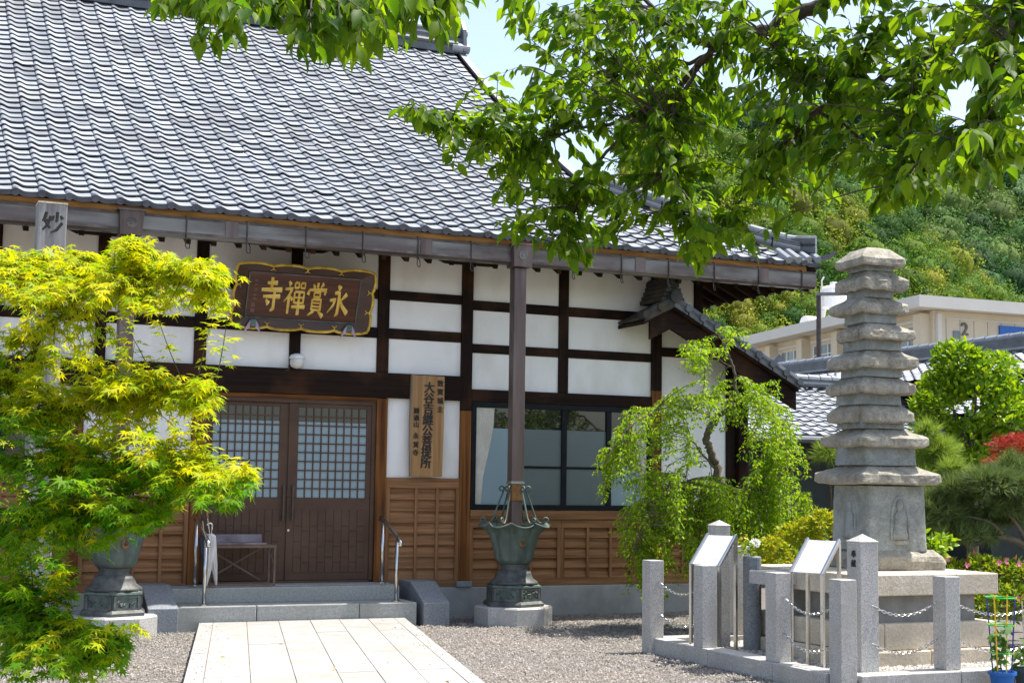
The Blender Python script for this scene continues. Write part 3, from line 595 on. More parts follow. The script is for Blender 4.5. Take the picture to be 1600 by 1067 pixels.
# gutter, hoppers and rain pipes
gb = MB()
prof_g = [(15.28, 4.30), (15.30, 4.305), (15.31, 4.14), (15.34, 4.115), (15.44, 4.115), (15.45, 4.28), (15.46, 4.28), (15.455, 4.10), (15.33, 4.095), (15.285, 4.13)]
gb.extrude([(-2.7, a, c) for a, c in prof_g], (13.78, 0, 0))
gut = gb.build('gutter', M['gutter'], hall)
MB().extrude([(-2.7, 15.274, 4.283), (-2.7, 15.274, 4.305), (-2.7, 15.29, 4.313), (-2.7, 15.295, 4.283)], (13.785, 0, 0)).build('gutter_lip', M['iron'], gut)
MB().box(-2.7, 11.08, 15.277, 15.284, 4.118, 4.145).build('gutter_bead', M['pipe'], gut)
x = -2.35
while x < 11.0:
    br = MB(); br.tube([(x, 15.34, 4.33), (x, 15.272, 4.315), (x, 15.268, 4.12), (x, 15.30, 4.09)], 0.008, 6)
    br.tube([(x, 15.30, 4.10), (x, 15.30, 4.0), (x + 0.02, 15.31, 3.975), (x + 0.05, 15.33, 3.985), (x + 0.06, 15.38, 4.06), (x + 0.05, 15.46, 4.14)], 0.006, 6)
    br.build('gutter_bracket', M['iron'], gut); x += 0.66
for xs_ in (3.35, 5.6, 8.4, 10.2):
    MB().box(xs_, xs_ + 0.14, 15.272, 15.279, 4.12, 4.302).build('gutter_joint', M['pipe'], gut)
for hx in (2.345, 6.865):
    hb = MB()
    hb.add([(hx - 0.13, 15.20, 4.32), (hx + 0.13, 15.20, 4.32), (hx + 0.13, 15.46, 4.32), (hx - 0.13, 15.46, 4.32), (hx - 0.115, 15.22, 4.06), (hx + 0.115, 15.22, 4.06), (hx + 0.115, 15.44, 4.06), (hx - 0.115, 15.44, 4.06)],
           [(0, 1, 2, 3), (4, 7, 6, 5), (0, 4, 5, 1), (1, 5, 6, 2), (2, 6, 7, 3), (3, 7, 4, 0)])
    ho = hb.build('rain_hopper', M['pipe'], hall, bevel=0.006)
    MB().box(hx - 0.145, hx + 0.145, 15.185, 15.475, 4.315, 4.335).build('hopper_rim', M['pipe'], ho)
    cr = MB().lathe((0, 0, 0), [(0.058, 0), (0.058, 0.008), (0.046, 0.01), (0.044, 0.004), (0.022, 0.003), (0.02, 0.012), (0.0, 0.013)], 20).build('crest', M['gutter'], ho)
    cr.matrix_basis = Matrix.Translation((hx, 15.212, 4.195)) @ Matrix.Rotation(math.pi / 2 + 0.08, 4, 'X')
    pb = MB(); zb = 1.12
    pb.box(hx - 0.08, hx + 0.08, 15.285, 15.425, zb + 0.42, 4.06)
    pi_ = pb.build('rain_pipe', M['pipe'], hall, bevel=0.012)
    MB().box(hx - 0.084, hx + 0.084, 15.281, 15.429, zb + 0.40, zb + 0.43).build('pipe_collar', M['gutter'], pi_)
    MB().box(hx - 0.075, hx + 0.075, 15.29, 15.42, zb + 0.2, zb + 0.40).build('pipe_foot', M['rust'], pi_, bevel=0.01)
    MB().box(hx - 0.068, hx + 0.068, 15.296, 15.414, 0.95, zb + 0.2).build('pipe_foot', M['pipe'], pi_, bevel=0.01)

# ------------------------------------------------------------------ side wing with its small gable
wing = thing('side_wing', 'small tiled side wing with dark gable boards beside the weeping tree', 'wing', (9.9, 15.75, 0))
PK = Vector((9.13, 15.62, 3.80)); LE = Vector((8.70, 15.62, 3.585)); RE = Vector((11.02, 15.62, 2.84))
def vb_(a, b, lo, hi, y0, dy): # a sloping board standing in the gable plane
    return MB().extrude([(a.x, y0, a.z + lo), (b.x, y0, b.z + lo), (b.x, y0, b.z + hi), (a.x, y0, a.z + hi)], (0, dy, 0))
vb_(PK, RE, -0.30, -0.06, 15.66, 0.05).build('bargeboard', M['grey_wood'] if False else M['dark_h'], wing)
vb_(PK, Vector((8.83, 0, 3.65)), -0.30, -0.06, 15.66, 0.05).build('bargeboard', M['dark_h'], wing)
vb_(PK, RE, -0.06, -0.015, 15.60, 0.7).build('roof_board', M['dark_d'], wing); vb_(PK, LE, -0.06, -0.015, 15.60, 0.68).build('roof_board', M['dark_d'], wing)
wr = vb_(PK + Vector((0, 0, .01)), RE + Vector((0.03, 0, 0)), 0.0, 0.035, 15.57, 5.6).build('roof', M['tile_old'], wing)
vb_(PK + Vector((0, 0, .008)), LE, 0.0, 0.035, 15.575, 0.70).build('roof', M['tile_old'], wing)
for a, b, nseg, mm in ((PK, RE, 9, 'tile_dark'), (PK, LE, 2, 'tile_old')):
    for i in range(nseg):
        p0 = a.lerp(b, i / nseg); p1 = a.lerp(b, (i + 1) / nseg - 0.01)
        MB().tube([(p0.x, 15.60, p0.z + 0.075), (p1.x, 15.60, p1.z + 0.06)], [0.05, 0.056], 8).build('verge_roll', M[mm], wing)
        MB().tube([(p1.x, 15.53, p1.z + 0.055), (p1.x, 15.68, p1.z + 0.06)], 0.05, 10).build('verge_boss', M[mm], wing)
        MB().extrude([(p0.x, 15.565, p0.z - 0.03), (p1.x, 15.565, p1.z - 0.03), (p1.x, 15.565, p1.z + 0.05), (p0.x, 15.565, p0.z + 0.05)], (0, 0.03, 0)).build('verge_tile', M[mm], wing)
for i in range(4):
    w_ = 0.16 - 0.025 * i; MB().box(PK.x - w_, PK.x + w_, 15.60, 16.2, PK.z + 0.04 + 0.06 * i, PK.z + 0.095 + 0.06 * i).build('ridge_course', M['tile_old'], wing, bevel=0.01)
MB().tube([(PK.x, 15.52, PK.z + 0.10), (PK.x, 15.7, PK.z + 0.10)], 0.085, 14).build('ridge_boss', M['tile_old'], wing)
MB().tube([(PK.x, 15.56, PK.z + 0.31), (PK.x, 16.2, PK.z + 0.31)], 0.07, 10).build('ridge_cap', M['tile_old'], wing)
MB().box(10.5, 10.6, W + 0.02, 20.5, 0.2, 2.95).build('wall', M['dark_v'], wing)
for k in range(4): MB().box(10.48 + 0.02 * k, 10.56 + 0.02 * k, W - 0.12 + 0.002 * k, W + 0.02, 0.3, 2.9).build('corner_board', M['dark_v'], wing)
MB().beam((10.3, 15.75, 2.82), (10.3, 20.4, 2.82), 0.1, 0.12).build('purlin', M['dark_d'], wing)

# ------------------------------------------------------------------ steps and cheek stones
steps = thing('stone_steps', 'two broad grey stone steps in front of the entrance door', 'steps', (4.35, 15.9, G))
for x0, x1 in ((2.93, 3.86), (3.866, 5.02), (5.026, 5.70)):
    MB().box(x0, x1, 15.43, 16.235, G - 0.05, 0.175).build('lower_step', M['step'], steps, bevel=0.012)
MB().box(2.95, 5.62, 15.80, 16.24, 0.172, 0.342).build('upper_step', M['step'], steps, bevel=0.012)
MB().box(3.30, 5.50, 16.0, W + 0.04, 0.338, 0.349).build('threshold_slab', M['step'], steps, bevel=0.004)
for x0, lab in ((5.77, 'sloping blue grey granite block right of the entrance steps'), (2.70, 'sloping blue grey granite block left of the entrance steps')):
    c = MB().extrude([(x0, 15.40, G - 0.03), (x0, 15.40, 0.165), (x0, 15.86, 0.375), (x0, 16.225, 0.375), (x0, 16.225, G - 0.03)], (0.32, 0, 0)).build('cheek_stone', M['granite_blue'], bevel=0.01)
    tag(c, lab, 'stone block', 'granite blocks beside the steps')

# ------------------------------------------------------------------ rain urns
def urn(cx, cy, lab_u, lab_p):
    pl = MB().lathe((cx, cy, 0), [(0.455, G - 0.05), (0.455, 0.10), (0.44, 0.118), (0.0, 0.119)], 8, math.pi / 8 + 0.08).build('urn_plinth', M['granite'])
    tag(pl, lab_p, 'plinth', 'granite plinths under the urns')
    u = thing('rain_urn', lab_u, 'urn', (cx, cy, 0.119), 'bronze rain urns under the eaves')
    z0 = 0.12
    MB().lathe((cx, cy, z0), [(0.365, 0), (0.37, 0.03), (0.345, 0.05), (0.325, 0.062)], 6, 0.35).build('foot_moulding', M['bronze_dark'], u)
    st_ = MB().lathe((cx, cy, z0), [(0.318, 0.06), (0.318, 0.205), (0.335, 0.215), (0.33, 0.235), (0.29, 0.25)], 6, 0.35).build('stand', M['bronze'], u)
    for k in range(6):      # raised relief panels on the six sides
        a = 0.35 + math.pi / 3 * (k + 0.5); nrm = Vector((math.cos(a), math.sin(a), 0)); tan = Vector((-nrm.y, nrm.x, 0)); c = Vector((cx, cy, z0 + 0.135)) + nrm * (0.318 * math.cos(math.pi / 6))
        fr = MB()
        for s_ in (-1, 1):
            fr.beam(c + tan * 0.135 * s_ + Vector((0, 0, -0.07)), c + tan * 0.135 * s_ + Vector((0, 0, 0.07)), 0.03, 0.025, up=nrm)
            fr.beam(c + tan * -0.12 + Vector((0, 0, 0.062 * s_)), c + tan * 0.12 + Vector((0, 0, 0.062 * s_)), 0.025, 0.02, up=nrm)
        for j in range(9):
            t0 = rnd.uniform(-0.1, 0.1); zz_ = rnd.uniform(-0.045, 0.045)
            fr.tube([c + tan * t0 + Vector((0, 0, zz_)), c + nrm * 0.008 + tan * (t0 + rnd.uniform(-.03, .03)) + Vector((0, 0, zz_ + rnd.uniform(-.02, .02))), c + tan * (t0 + rnd.uniform(-.04, .04)) + Vector((0, 0, zz_ + rnd.uniform(-.03, .03)))], 0.009, 5)
        fr.build('relief_panel', M['bronze_dark'], st_)
    MB().lathe((cx, cy, z0), [(0.29, 0.25), (0.275, 0.275), (0.225, 0.31), (0.205, 0.36), (0.20, 0.395)], 40, 0, lambda a, z: 1 + 0.035 * math.cos(a * 16) * max(0, (0.40 - z) / 0.15)).build('lotus_base', M['bronze_dark'], u, smooth=True)
    MB().lathe((cx, cy, z0), [(0.20, 0.395), (0.165, 0.405), (0.15, 0.425), (0.165, 0.445), (0.16, 0.46), (0.18, 0.475)], 32).build('neck_ring', M['bronze_dark'], u, smooth=True)
    # lobed bowl with a flaring wavy rim
    n_ = 96; vs = []; pr = [(0.15, 0.47, 0, 0), (0.195, 0.49, .01, 0), (0.215, 0.53, .03, 0), (0.235, 0.62, .035, 0), (0.262, 0.72, .035, 0), (0.29, 0.81, .04, 0), (0.325, 0.875, .05, .006), (0.37, 0.92, .07, .018), (0.405, 0.935, .09, .026), (0.41, 0.925, .09, .026), (0.36, 0.905, .06, .018), (0.28, 0.80, .04, 0), (0.23, 0.62, .03, 0), (0.0, 0.56, 0, 0)]
    for r, z, wr_, wz in pr:
        for k in range(n_):
            a = 2 * math.pi * k / n_; l = abs(math.cos(4 * a + 0.5)) ; w_ = 2 * l - 1
            crease = -0.02 * (1 - l) ** 6 if 0.5 < z < 0.9 else 0
            rr = r * (1 + wr_ * w_ + crease); vs.append((cx + rr * math.cos(a), cy + rr * math.sin(a), z0 + z - wz * w_))
    bw = MB().add(vs, [(i * n_ + k, i * n_ + (k + 1) % n_, (i + 1) * n_ + (k + 1) % n_, (i + 1) * n_ + k) for i in range(len(pr) - 1) for k in range(n_)]).build('bowl', M['bronze'], u, smooth=True)
    ra = math.atan2(-cy, -cx) + 0.36; e = Vector((math.cos(ra), math.sin(ra), 0)); tn = Vector((-e.y, e.x, 0)); c0 = Vector((cx, cy, z0 + 0.735)) + e * 0.272
    pts = [c0 + tn * (0.03 * math.cos(t)) + Vector((0, 0, 0.042 * math.sin(t))) for t in np.linspace(0.5, 6.0, 14)]
    MB().tube(pts, [0.014, 0.02, 0.02, 0.018, 0.014, 0.012, 0.012, 0.014, 0.018, 0.02, 0.02, 0.016, 0.012, 0.008], 6).build('gilt_crest', M['rust'], bw, smooth=True)
    # scrolled stays from the rim up to the pipe
    for k in range(6):
        a = 0.75 + k * math.pi / 3; d = Vector((math.cos(a), math.sin(a), 0)); pts = []
        def P_(r, z): return Vector((cx, cy, z0)) + d * r + Vector((0, 0, z))
        for t in np.linspace(4.6, -0.6, 9): pts.append(P_(0.365 + 0.035 * math.cos(t) * (0.5 + 0.1 * (4.6 - t)), 0.985 + 0.032 * math.sin(t) * (0.5 + 0.1 * (4.6 - t))))
        pts += [P_(0.33, 0.945), P_(0.29, 0.95), P_(0.25, 1.0), P_(0.215, 1.10), P_(0.18, 1.2), P_(0.14, 1.30), P_(0.13, 1.335)]
        for t in np.linspace(3.4, -2.6, 9): pts.append(P_(0.155 + 0.03 * math.cos(t), 1.345 + 0.026 * math.sin(t)))
        MB().tube(pts, 0.011, 6).build('scroll_stay', M['bronze'], u, smooth=True)
urn(6.88, 15.40, 'green bronze rain urn under the pipe before the window', 'octagonal granite plinth under the urn before the window')
urn(2.345, 15.40, 'green bronze rain urn half hidden by the yellow maple', 'octagonal granite plinth half hidden by the yellow maple')

# ------------------------------------------------------------------ lettering
BOLD = 1.0
def ribbon(mb, stroke, fr, th):
    """a brush stroke: points (x, y, width) swept to a tapered slab in frame fr"""
    stroke = [(a_, b_, w_ * BOLD) for a_, b_, w_ in stroke]; pts = []
    for i in range(len(stroke) - 1):
        a, b = stroke[i], stroke[i + 1]
        for t in (0.0, 0.34, 0.67): pts.append([a[j] + (b[j] - a[j]) * t for j in range(3)])
    pts.append(list(stroke[-1])); m_ = len(pts); L_, R_ = [], []
    for i, p in enumerate(pts):
        q, s_ = pts[max(0, i - 1)], pts[min(m_ - 1, i + 1)]; dx, dy = s_[0] - q[0], s_[1] - q[1]; l = math.hypot(dx, dy) or 1
        nx, ny = -dy / l, dx / l; w = p[2] / 2; L_.append((p[0] + nx * w, p[1] + ny * w)); R_.append((p[0] - nx * w, p[1] - ny * w))
    vs = [fr(x, y, 0) for x, y in L_] + [fr(x, y, 0) for x, y in R_] + [fr(p[0], p[1], th) for p in pts]
    fs = []
    for i in range(m_ - 1):
        fs += [(i, i + 1, 2 * m_ + i + 1, 2 * m_ + i), (m_ + i + 1, m_ + i, 2 * m_ + i, 2 * m_ + i + 1), (i + 1, i, m_ + i, m_ + i + 1)]
    fs += [(0, 2 * m_, m_), (m_ - 1, 2 * m_ - 1, 3 * m_ - 1)]
    mb.add(vs, fs)
KANJI = {
 'ei': [[(.42, .97, .05), (.55, .87, .13)], [(.30, .73, .07), (.52, .76, .09), (.53, .45, .10), (.51, .12, .10), (.40, .03, .03)], [(.10, .50, .06), (.36, .55, .08), (.28, .36, .07), (.02, .12, .02)], [(.88, .72, .11), (.60, .50, .03)], [(.55, .62, .04), (.70, .36, .09), (.97, .14, .12)]],
 'sho': [[(.50, 1., .08), (.50, .84, .07)], [(.28, .95, .04), (.36, .84, .09)], [(.76, .98, .09), (.63, .84, .03)], [(.12, .78, .05), (.07, .62, .10)], [(.12, .77, .06), (.92, .79, .08), (.84, .64, .06)], [(.36, .70, .05), (.36, .56, .05)], [(.36, .70, .05), (.65, .70, .06), (.64, .56, .05)], [(.36, .57, .05), (.64, .57, .05)], [(.30, .49, .06), (.30, .16, .06)], [(.30, .49, .05), (.71, .49, .06), (.71, .16, .07)], [(.30, .385, .04), (.70, .385, .04)], [(.30, .275, .04), (.70, .275, .04)], [(.30, .17, .05), (.70, .17, .05)], [(.42, .14, .08), (.16, .0, .04)], [(.60, .15, .04), (.86, -.01, .11)]],
 'zen': [[(.18, .97, .05), (.28, .87, .11)], [(.04, .73, .05), (.38, .76, .08), (.24, .53, .07), (.02, .35, .02)], [(.25, .58, .09), (.25, .0, .08)], [(.30, .53, .04), (.42, .42, .09)], [(.48, .94, .05), (.48, .79, .05)], [(.48, .94, .05), (.66, .94, .05), (.66, .79, .05)], [(.48, .79, .05), (.66, .79, .05)], [(.76, .94, .05), (.76, .79, .05)], [(.76, .94, .05), (.95, .94, .05), (.94, .79, .05)], [(.76, .79, .05), (.94, .79, .05)], [(.50, .67, .06), (.50, .33, .06)], [(.50, .67, .05), (.94, .67, .06), (.93, .33, .06)], [(.50, .50, .04), (.93, .50, .04)], [(.50, .34, .05), (.93, .34, .05)], [(.40, .21, .06), (1.02, .23, .09)], [(.72, .67, .06), (.72, -.02, .10)]],
 'ji': [[(.28, .84, .06), (.74, .86, .10)], [(.50, 1.02, .10), (.50, .66, .08)], [(.04, .63, .07), (.98, .66, .11)], [(.14, .43, .06), (.92, .46, .10)], [(.66, .58, .08), (.66, .08, .10), (.52, .01, .04)], [(.28, .35, .05), (.42, .22, .13)]],
 'myo': [[(.22, .95, .10), (.12, .60, .09), (.40, .22, .09)], [(.42, .78, .09), (.30, .40, .08), (.06, .12, .06)], [(.02, .56, .07), (.46, .62, .07)], [(.72, .98, .10), (.70, .58, .09), (.62, .54, .05)], [(.56, .80, .06), (.48, .60, .09)], [(.86, .82, .07), (.96, .66, .12)], [(.95, .50, .09), (.70, .16, .09), (.42, .02, .04)]],
}
def glyphs(name, m, items, parent, depth=0.004, copies=4):
    """typeset characters (text, size, centre, right vector, up vector) as one raised part"""
    V, F = [], []
    for ch, size, c, rt, up in items:
        cu = bpy.data.curves.new('t', 'FONT'); cu.body = ch; cu.size = size; cu.extrude = depth; cu.resolution_u = 3; cu.align_x = 'CENTER'
        o = bpy.data.objects.new('t', cu); COL.objects.link(o); bpy.context.view_layer.update()
        me = bpy.data.meshes.new_from_object(o.evaluated_get(bpy.context.evaluated_depsgraph_get()))
        co = [v.co.copy() for v in me.vertices]; cyy = 0.38 * size; out = Vector(rt).cross(Vector(up))
        for j, (sx, sy) in enumerate(((0, 0), (0.03, 0.004), (-0.03, -0.004), (0.0, 0.028))[:copies]):    # overlapped passes thicken the strokes
            base = len(V)
            for p in co: V.append(Vector(c) + Vector(rt) * (p.x + sx * size) + Vector(up) * (p.y - cyy + sy * size) + out * (p.z + 0.0004 * j))
            F += [tuple(i + base for i in p.vertices) for p in me.polygons]
        bpy.data.objects.remove(o); bpy.data.curves.remove(cu); bpy.data.meshes.remove(me)
    me = bpy.data.meshes.new(name); me.from_pydata([tuple(p) for p in V], [], F); me.materials.append(m)
    o = bpy.data.objects.new(name, me); COL.objects.link(o); adopt(o, parent); return o

# ------------------------------------------------------------------ name plaque over the door
plq = thing('name_plaque', 'wide lacquered plaque with four gold characters and scalloped gold edge', 'plaque', (4.43, 16.0, 3.62))
PC = Vector((4.43, 15.99, 3.625)); UP = Vector((0, -0.36, 0.93)).normalized(); OUT = Vector((0, -0.93, -0.36)).normalized()
def pf(x, y, w): return PC + Vector((x, 0, 0)) + UP * y + OUT * w
bx_, by_ = 0.655, 0.265
MB().extrude([pf(-bx_, -by_, 0), pf(bx_, -by_, 0), pf(bx_, by_, 0), pf(-bx_, by_, 0)], OUT * 0.03).build('board', M['plaque'], plq)
outl = []
def scallop(x0, y0, x1, y1, k, amp, nx, ny):
    for i in range(k):
        for t in np.linspace(0, 1, 9)[:-1]:
            u = (i + t) / k; b_ = math.sin(math.pi * t) ** 0.6 * amp
            outl.append((x0 + (x1 - x0) * u + nx * b_, y0 + (y1 - y0) * u + ny * b_))
ox, oy = 0.80, 0.355
scallop(-ox, -oy, ox, -oy, 4, 0.028, 0, -1); scallop(ox, -oy, ox, oy, 3, 0.024, 1, 0); scallop(ox, oy, -ox, oy, 4, 0.028, 0, 1); scallop(-ox, oy, -ox, -oy, 3, 0.024, -1, 0)
m_ = len(outl); vs = []
for x, y in outl:
    k_ = max(abs(x) / (bx_ + 0.0), abs(y) / by_); ix, iy = max(-bx_, min(bx_, x)), max(-by_, min(by_, y))
    if abs(x) < bx_ * 1.15 and abs(y) > oy - 0.02: ix = x * bx_ / ox
    if abs(y) < by_ * 1.2 and abs(x) > ox - 0.02: iy = y * by_ / oy
    vs += [pf(ix, iy, 0.028), pf(x, y, 0.075), pf(x, y, 0.045), pf(ix, iy, -0.01)]
MB().add(vs, [(i * 4 + a, i * 4 + (a + 1) % 4, ((i + 1) % m_) * 4 + (a + 1) % 4, ((i + 1) % m_) * 4 + a) for i in range(m_) for a in range(4)]).build('frame', M['plaque_frame'], plq)
ring = [pf(x, y, 0.072) for x, y in outl]; ring.append(ring[0])
MB().tube(ring, 0.017, 6, caps=False).build('gold_edging', M['gold_edge'], plq)
for x0, y0, x1, y1 in ((-bx_, -by_, bx_, -by_), (bx_, -by_, bx_, by_), (bx_, by_, -bx_, by_), (-bx_, by_, -bx_, -by_)):
    MB().beam(pf(x0, y0, 0.034), pf(x1, y1, 0.034), 0.014, 0.014, up=OUT).build('inner_moulding', M['bronze_dark'], plq)
for (x, y) in [outl[i] for i in range(0, m_, 8)]:
    d = Vector((-x, -y * 2, 0)).normalized(); fl = MB()
    if abs(abs(x) - ox) < 0.01 and abs(abs(y) - oy) < 0.01: continue
    sx, sy = (0, -1 if y > 0 else 1) if abs(y) > oy - 0.03 else (-1 if x > 0 else 1, 0)
    for s_ in (-1, 1): fl.tube([pf(x, y, 0.075), pf(x + sx * 0.035, y + sy * 0.035, 0.066), pf(x + sx * 0.05 + sy * s_ * 0.03, y + sy * 0.05 + sx * s_ * 0.03, 0.062)], [0.011, 0.008, 0.004], 5)
    fl.build('gold_sprig', M['gold_edge'], plq)
BOLD = 1.45
for nm, cx_, sz, dy in (('ji', -0.385, 0.315, 0.015), ('zen', -0.11, 0.315, 0.0), ('sho', 0.155, 0.315, -0.005), ('ei', 0.415, 0.315, -0.01)):
    k = MB()
    for s_ in KANJI[nm]: ribbon(k, s_, lambda x, y, w: pf(cx_ + (x - 0.5) * sz * 0.80, dy + (y - 0.5) * sz * 1.25, 0.031 + w), 0.016)
    k.build('character', M['gold'], plq)
BOLD = 1.0
sg = MB()
for i in range(5):
    for j in range(3):
        y = 0.17 - i * 0.055; x = -0.565 + rnd.uniform(-.015, .015)
        ribbon(sg, [(x - 0.012, y + rnd.uniform(-.015, .015), .006), (x + 0.014, y + rnd.uniform(-.02, .02), .005)], lambda a, b, w: pf(a, b, 0.031 + w), 0.002)
for y in (-0.12, -0.185):
    for k in range(4):
        ribbon(sg, [(-0.597 + 0.012 * k, y - 0.02, .006), (-0.597 + 0.012 * k, y + 0.025, .006)], lambda a, b, w: pf(a, b, 0.031 + w), 0.002)
sg.build('signature', M['faint'], plq)
for x in (-0.57, 0.57):
    MB().extrude([pf(x - 0.035, -0.35, 0.085), pf(x + 0.035, -0.35, 0.085), pf(x + 0.028, -0.27, 0.075), pf(x - 0.028, -0.27, 0.075)], OUT * 0.03).build('clasp', M['bronze'], plq)
    for s_ in (-1, 1):
        MB().extrude([pf(x + s_ * 0.03, -0.28, 0.09), pf(x + s_ * 0.06, -0.32, 0.1), pf(x + s_ * 0.10, -0.43, 0.1), pf(x + s_ * 0.03, -0.36, 0.1)], OUT * 0.012).build('cloth_tie', M['lilac'], plq)

# ------------------------------------------------------------------ tall wooden sign right of the door
sb = thing('sign_board', 'tall honey coloured wooden sign with black brushed writing beside the door', 'sign board', (6.065, W - 0.1, 1.59))
MB().extrude([(5.865, W - 0.135, 2.805), (5.852, W - 0.135, 2.2), (5.868, W - 0.135, 1.59), (6.262, W - 0.135, 1.592), (6.272, W - 0.135, 2.2), (6.272, W - 0.135, 2.802)], (0, 0.045, 0)).build('board', M['signboard'], sb, bevel=0.006)
MB().extrude([(5.846, W - 0.130, 2.808), (5.836, W - 0.130, 2.2), (5.85, W - 0.130, 1.589), (5.866, W - 0.130, 1.589), (5.851, W - 0.130, 2.2), (5.90, W - 0.1301, 2.808)], (0, 0.04, 0)).build('bark_edge', M['signboard_bark'], sb)
rt, up = (1, 0, 0), (0, 0, 1); Ys = W - 0.1375
it = [(c, 0.141, (6.075 - 0.004 * i, Ys, 2.66 - 0.129 * i), rt, up) for i, c in enumerate('大谷吉継公菩提所')]
glyphs('main_lettering', M['ink'], it, sb)
glyphs('upper_lettering', M['ink'], [(c, 0.083, (6.215, Ys, 2.715 - 0.105 * i), rt, up) for i, c in enumerate('敦賀城主')], sb)
glyphs('lower_lettering', M['ink'], [(c, 0.075, (5.915, Ys, 2.375 - z), rt, up) for c, z in zip('圓通山永賞寺', (0, 0.085, 0.165, 0.30, 0.405, 0.50))], sb)

# ------------------------------------------------------------------ globe lamp above the lintel
lp = thing('wall_lamp', 'small white globe lamp fixed above the entrance lintel', 'lamp', (4.43, W - 0.05, 2.9))
MB().lathe((4.43, W - 0.14, 2.86), [(0.0, 0.012), (0.03, 0.005), (0.076, -0.012), (0.086, 0.02), (0.083, 0.05), (0.07, 0.08)][::1], 20).build('globe', M['lampglass'], lp, smooth=True)
MB().lathe((4.43, W - 0.14, 2.86), [(0.0, -0.05), (0.03, -0.045), (0.068, -0.028), (0.083, 0.0), (0.086, 0.02)], 20).build('globe_bottom', M['lampglass'], lp, smooth=True)
MB().lathe((4.43, W - 0.14, 2.925), [(0.092, 0), (0.092, 0.02), (0.075, 0.045), (0.03, 0.06), (0.0, 0.062)], 20).build('cap', M['white'], lp, smooth=True)
MB().tube([(4.43, W - 0.14, 2.95), (4.43, W - 0.04, 2.95)], 0.03, 10).build('arm', M['white'], lp)
MB().tube([(4.36, W - 0.10, 2.84), (4.35, W - 0.09, 2.80), (4.31, W - 0.09, 2.79)], 0.006, 6).build('cable', M['iron'], lp)

# ------------------------------------------------------------------ handrails, bench, umbrellas
for x, lab in ((5.49, 'short stainless handrail right of the entrance door'), (3.315, 'short stainless handrail beside the umbrellas left of the door')):
    hr = thing('handrail', lab, 'handrail', (x, 15.85, 0.175), 'stainless handrails by the steps')
    MB().tube([(x, 15.55, 0.19), (x, 15.55, 0.87)], 0.021, 12).build('post', M['steel'], hr, smooth=True)
    MB().tube([(x, 16.06, 0.355), (x, 16.06, 1.05)], 0.021, 12).build('post', M['steel'], hr, smooth=True)
    for y, z in ((15.55, 0.176), (16.06, 0.35)): MB().lathe((x, y, z), [(0.05, 0), (0.05, 0.012), (0.03, 0.02), (0.022, 0.022)], 16).build('flange', M['steel'], hr)
    MB().tube([(x, 15.42, 0.80), (x, 15.44, 0.845), (x, 15.55, 0.905), (x, 16.06, 1.095), (x, 16.13, 1.11), (x, 16.15, 1.07)], 0.023, 12).build('rail', M['steel'], hr, smooth=True)
bn = thing('bench', 'narrow brown metal bench with cross bracing against the entrance door', 'bench', (3.85, 16.02, 0.349))
bx0, bx1, by0, by1 = 3.44, 4.16, 15.88, 16.13
for x in (bx0, bx1):
    for y in (by0, by1): MB().box(x - 0.012, x + 0.012, y - 0.012, y + 0.012, 0.349, 0.79).build('leg', M['bench_metal'], bn)
for y in (by0, by1):
    MB().box(bx0 - 0.012, bx1 + 0.012, y - 0.013, y + 0.013, 0.355, 0.38).build('foot_rail', M['bench_metal'], bn); MB().box(bx0 - 0.02, bx1 + 0.02, y - 0.014, y + 0.014, 0.77, 0.80).build('top_rail', M['bench_metal'], bn)
MB().beam((bx0, by1 - 0.02, 0.40), (bx1 - 0.1, by1 - 0.02, 0.76), 0.012, 0.018).build('cross_brace', M['bench_metal'], bn)
MB().beam((bx0, by1 - 0.035, 0.76), (bx1 - 0.1, by1 - 0.035, 0.40), 0.012, 0.018).build('cross_brace', M['bench_metal'], bn)
MB().tube([(bx1, by0, 0.55), (bx1 - 0.03, by0, 0.66), (bx1 - 0.07, by0, 0.77)], 0.008, 6).build('corner_brace', M['iron'], bn)
MB().box(bx0 - 0.01, bx1 - 0.09, by0 + 0.0, by1 + 0.01, 0.802, 0.825).build('seat', M['bench_top'], bn, bevel=0.004)
MB().extrude([(bx0 - 0.01, by1 - 0.02, 0.826), (bx0 - 0.01, by1 + 0.02, 0.91), (bx0 - 0.01, by1 + 0.03, 0.91), (bx0 - 0.01, by1 + 0.01, 0.826)], (bx1 - bx0 - 0.08, 0, 0)).build('back_flap', M['bench_top'], bn)
def umbrella(tip, top, m, lab, handle, hook):
    tip, top = Vector(tip), Vector(top); d = (top - tip).normalized()
    u = thing('umbrella', lab, 'umbrella', tip, 'umbrellas leaning on the handrail')
    a = d.orthogonal().normalized(); b = d.cross(a); n_ = 32; L_ = (top - tip).length; vs = []; pr = [(0.02, 0.008), (0.10, 0.017), (0.3, 0.032), (0.5, 0.045), (0.68, 0.05), (0.72, 0.02)]
    for t, r in pr:
        for k in range(n_):
            an = 2 * math.pi * k / n_; rr = r * (1 + 0.28 * math.cos(8 * an + t * 5)); vs.append(tip + d * (t * L_) + (a * math.cos(an) + b * math.sin(an)) * rr)
    MB().add(vs, [(i * n_ + k, i * n_ + (k + 1) % n_, (i + 1) * n_ + (k + 1) % n_, (i + 1) * n_ + k) for i in range(len(pr) - 1) for k in range(n_)]).build('canopy', m, u, smooth=True)
    MB().tube([tip, tip + d * (L_ * 0.06)], 0.006, 6).build('ferrule', M['cane'], u); MB().tube([tip + d * (0.7 * L_), top], 0.007, 6).build('shaft', M['steel'], u)
    pts = [top - d * 0.06, top] + ([top + d * (0.028 * math.sin(t)) + hook * (0.028 * (1 - math.cos(t))) for t in np.linspace(0.3, 3.0, 8)])
    MB().tube(pts, 0.011, 7).build('handle', handle, u, smooth=True)
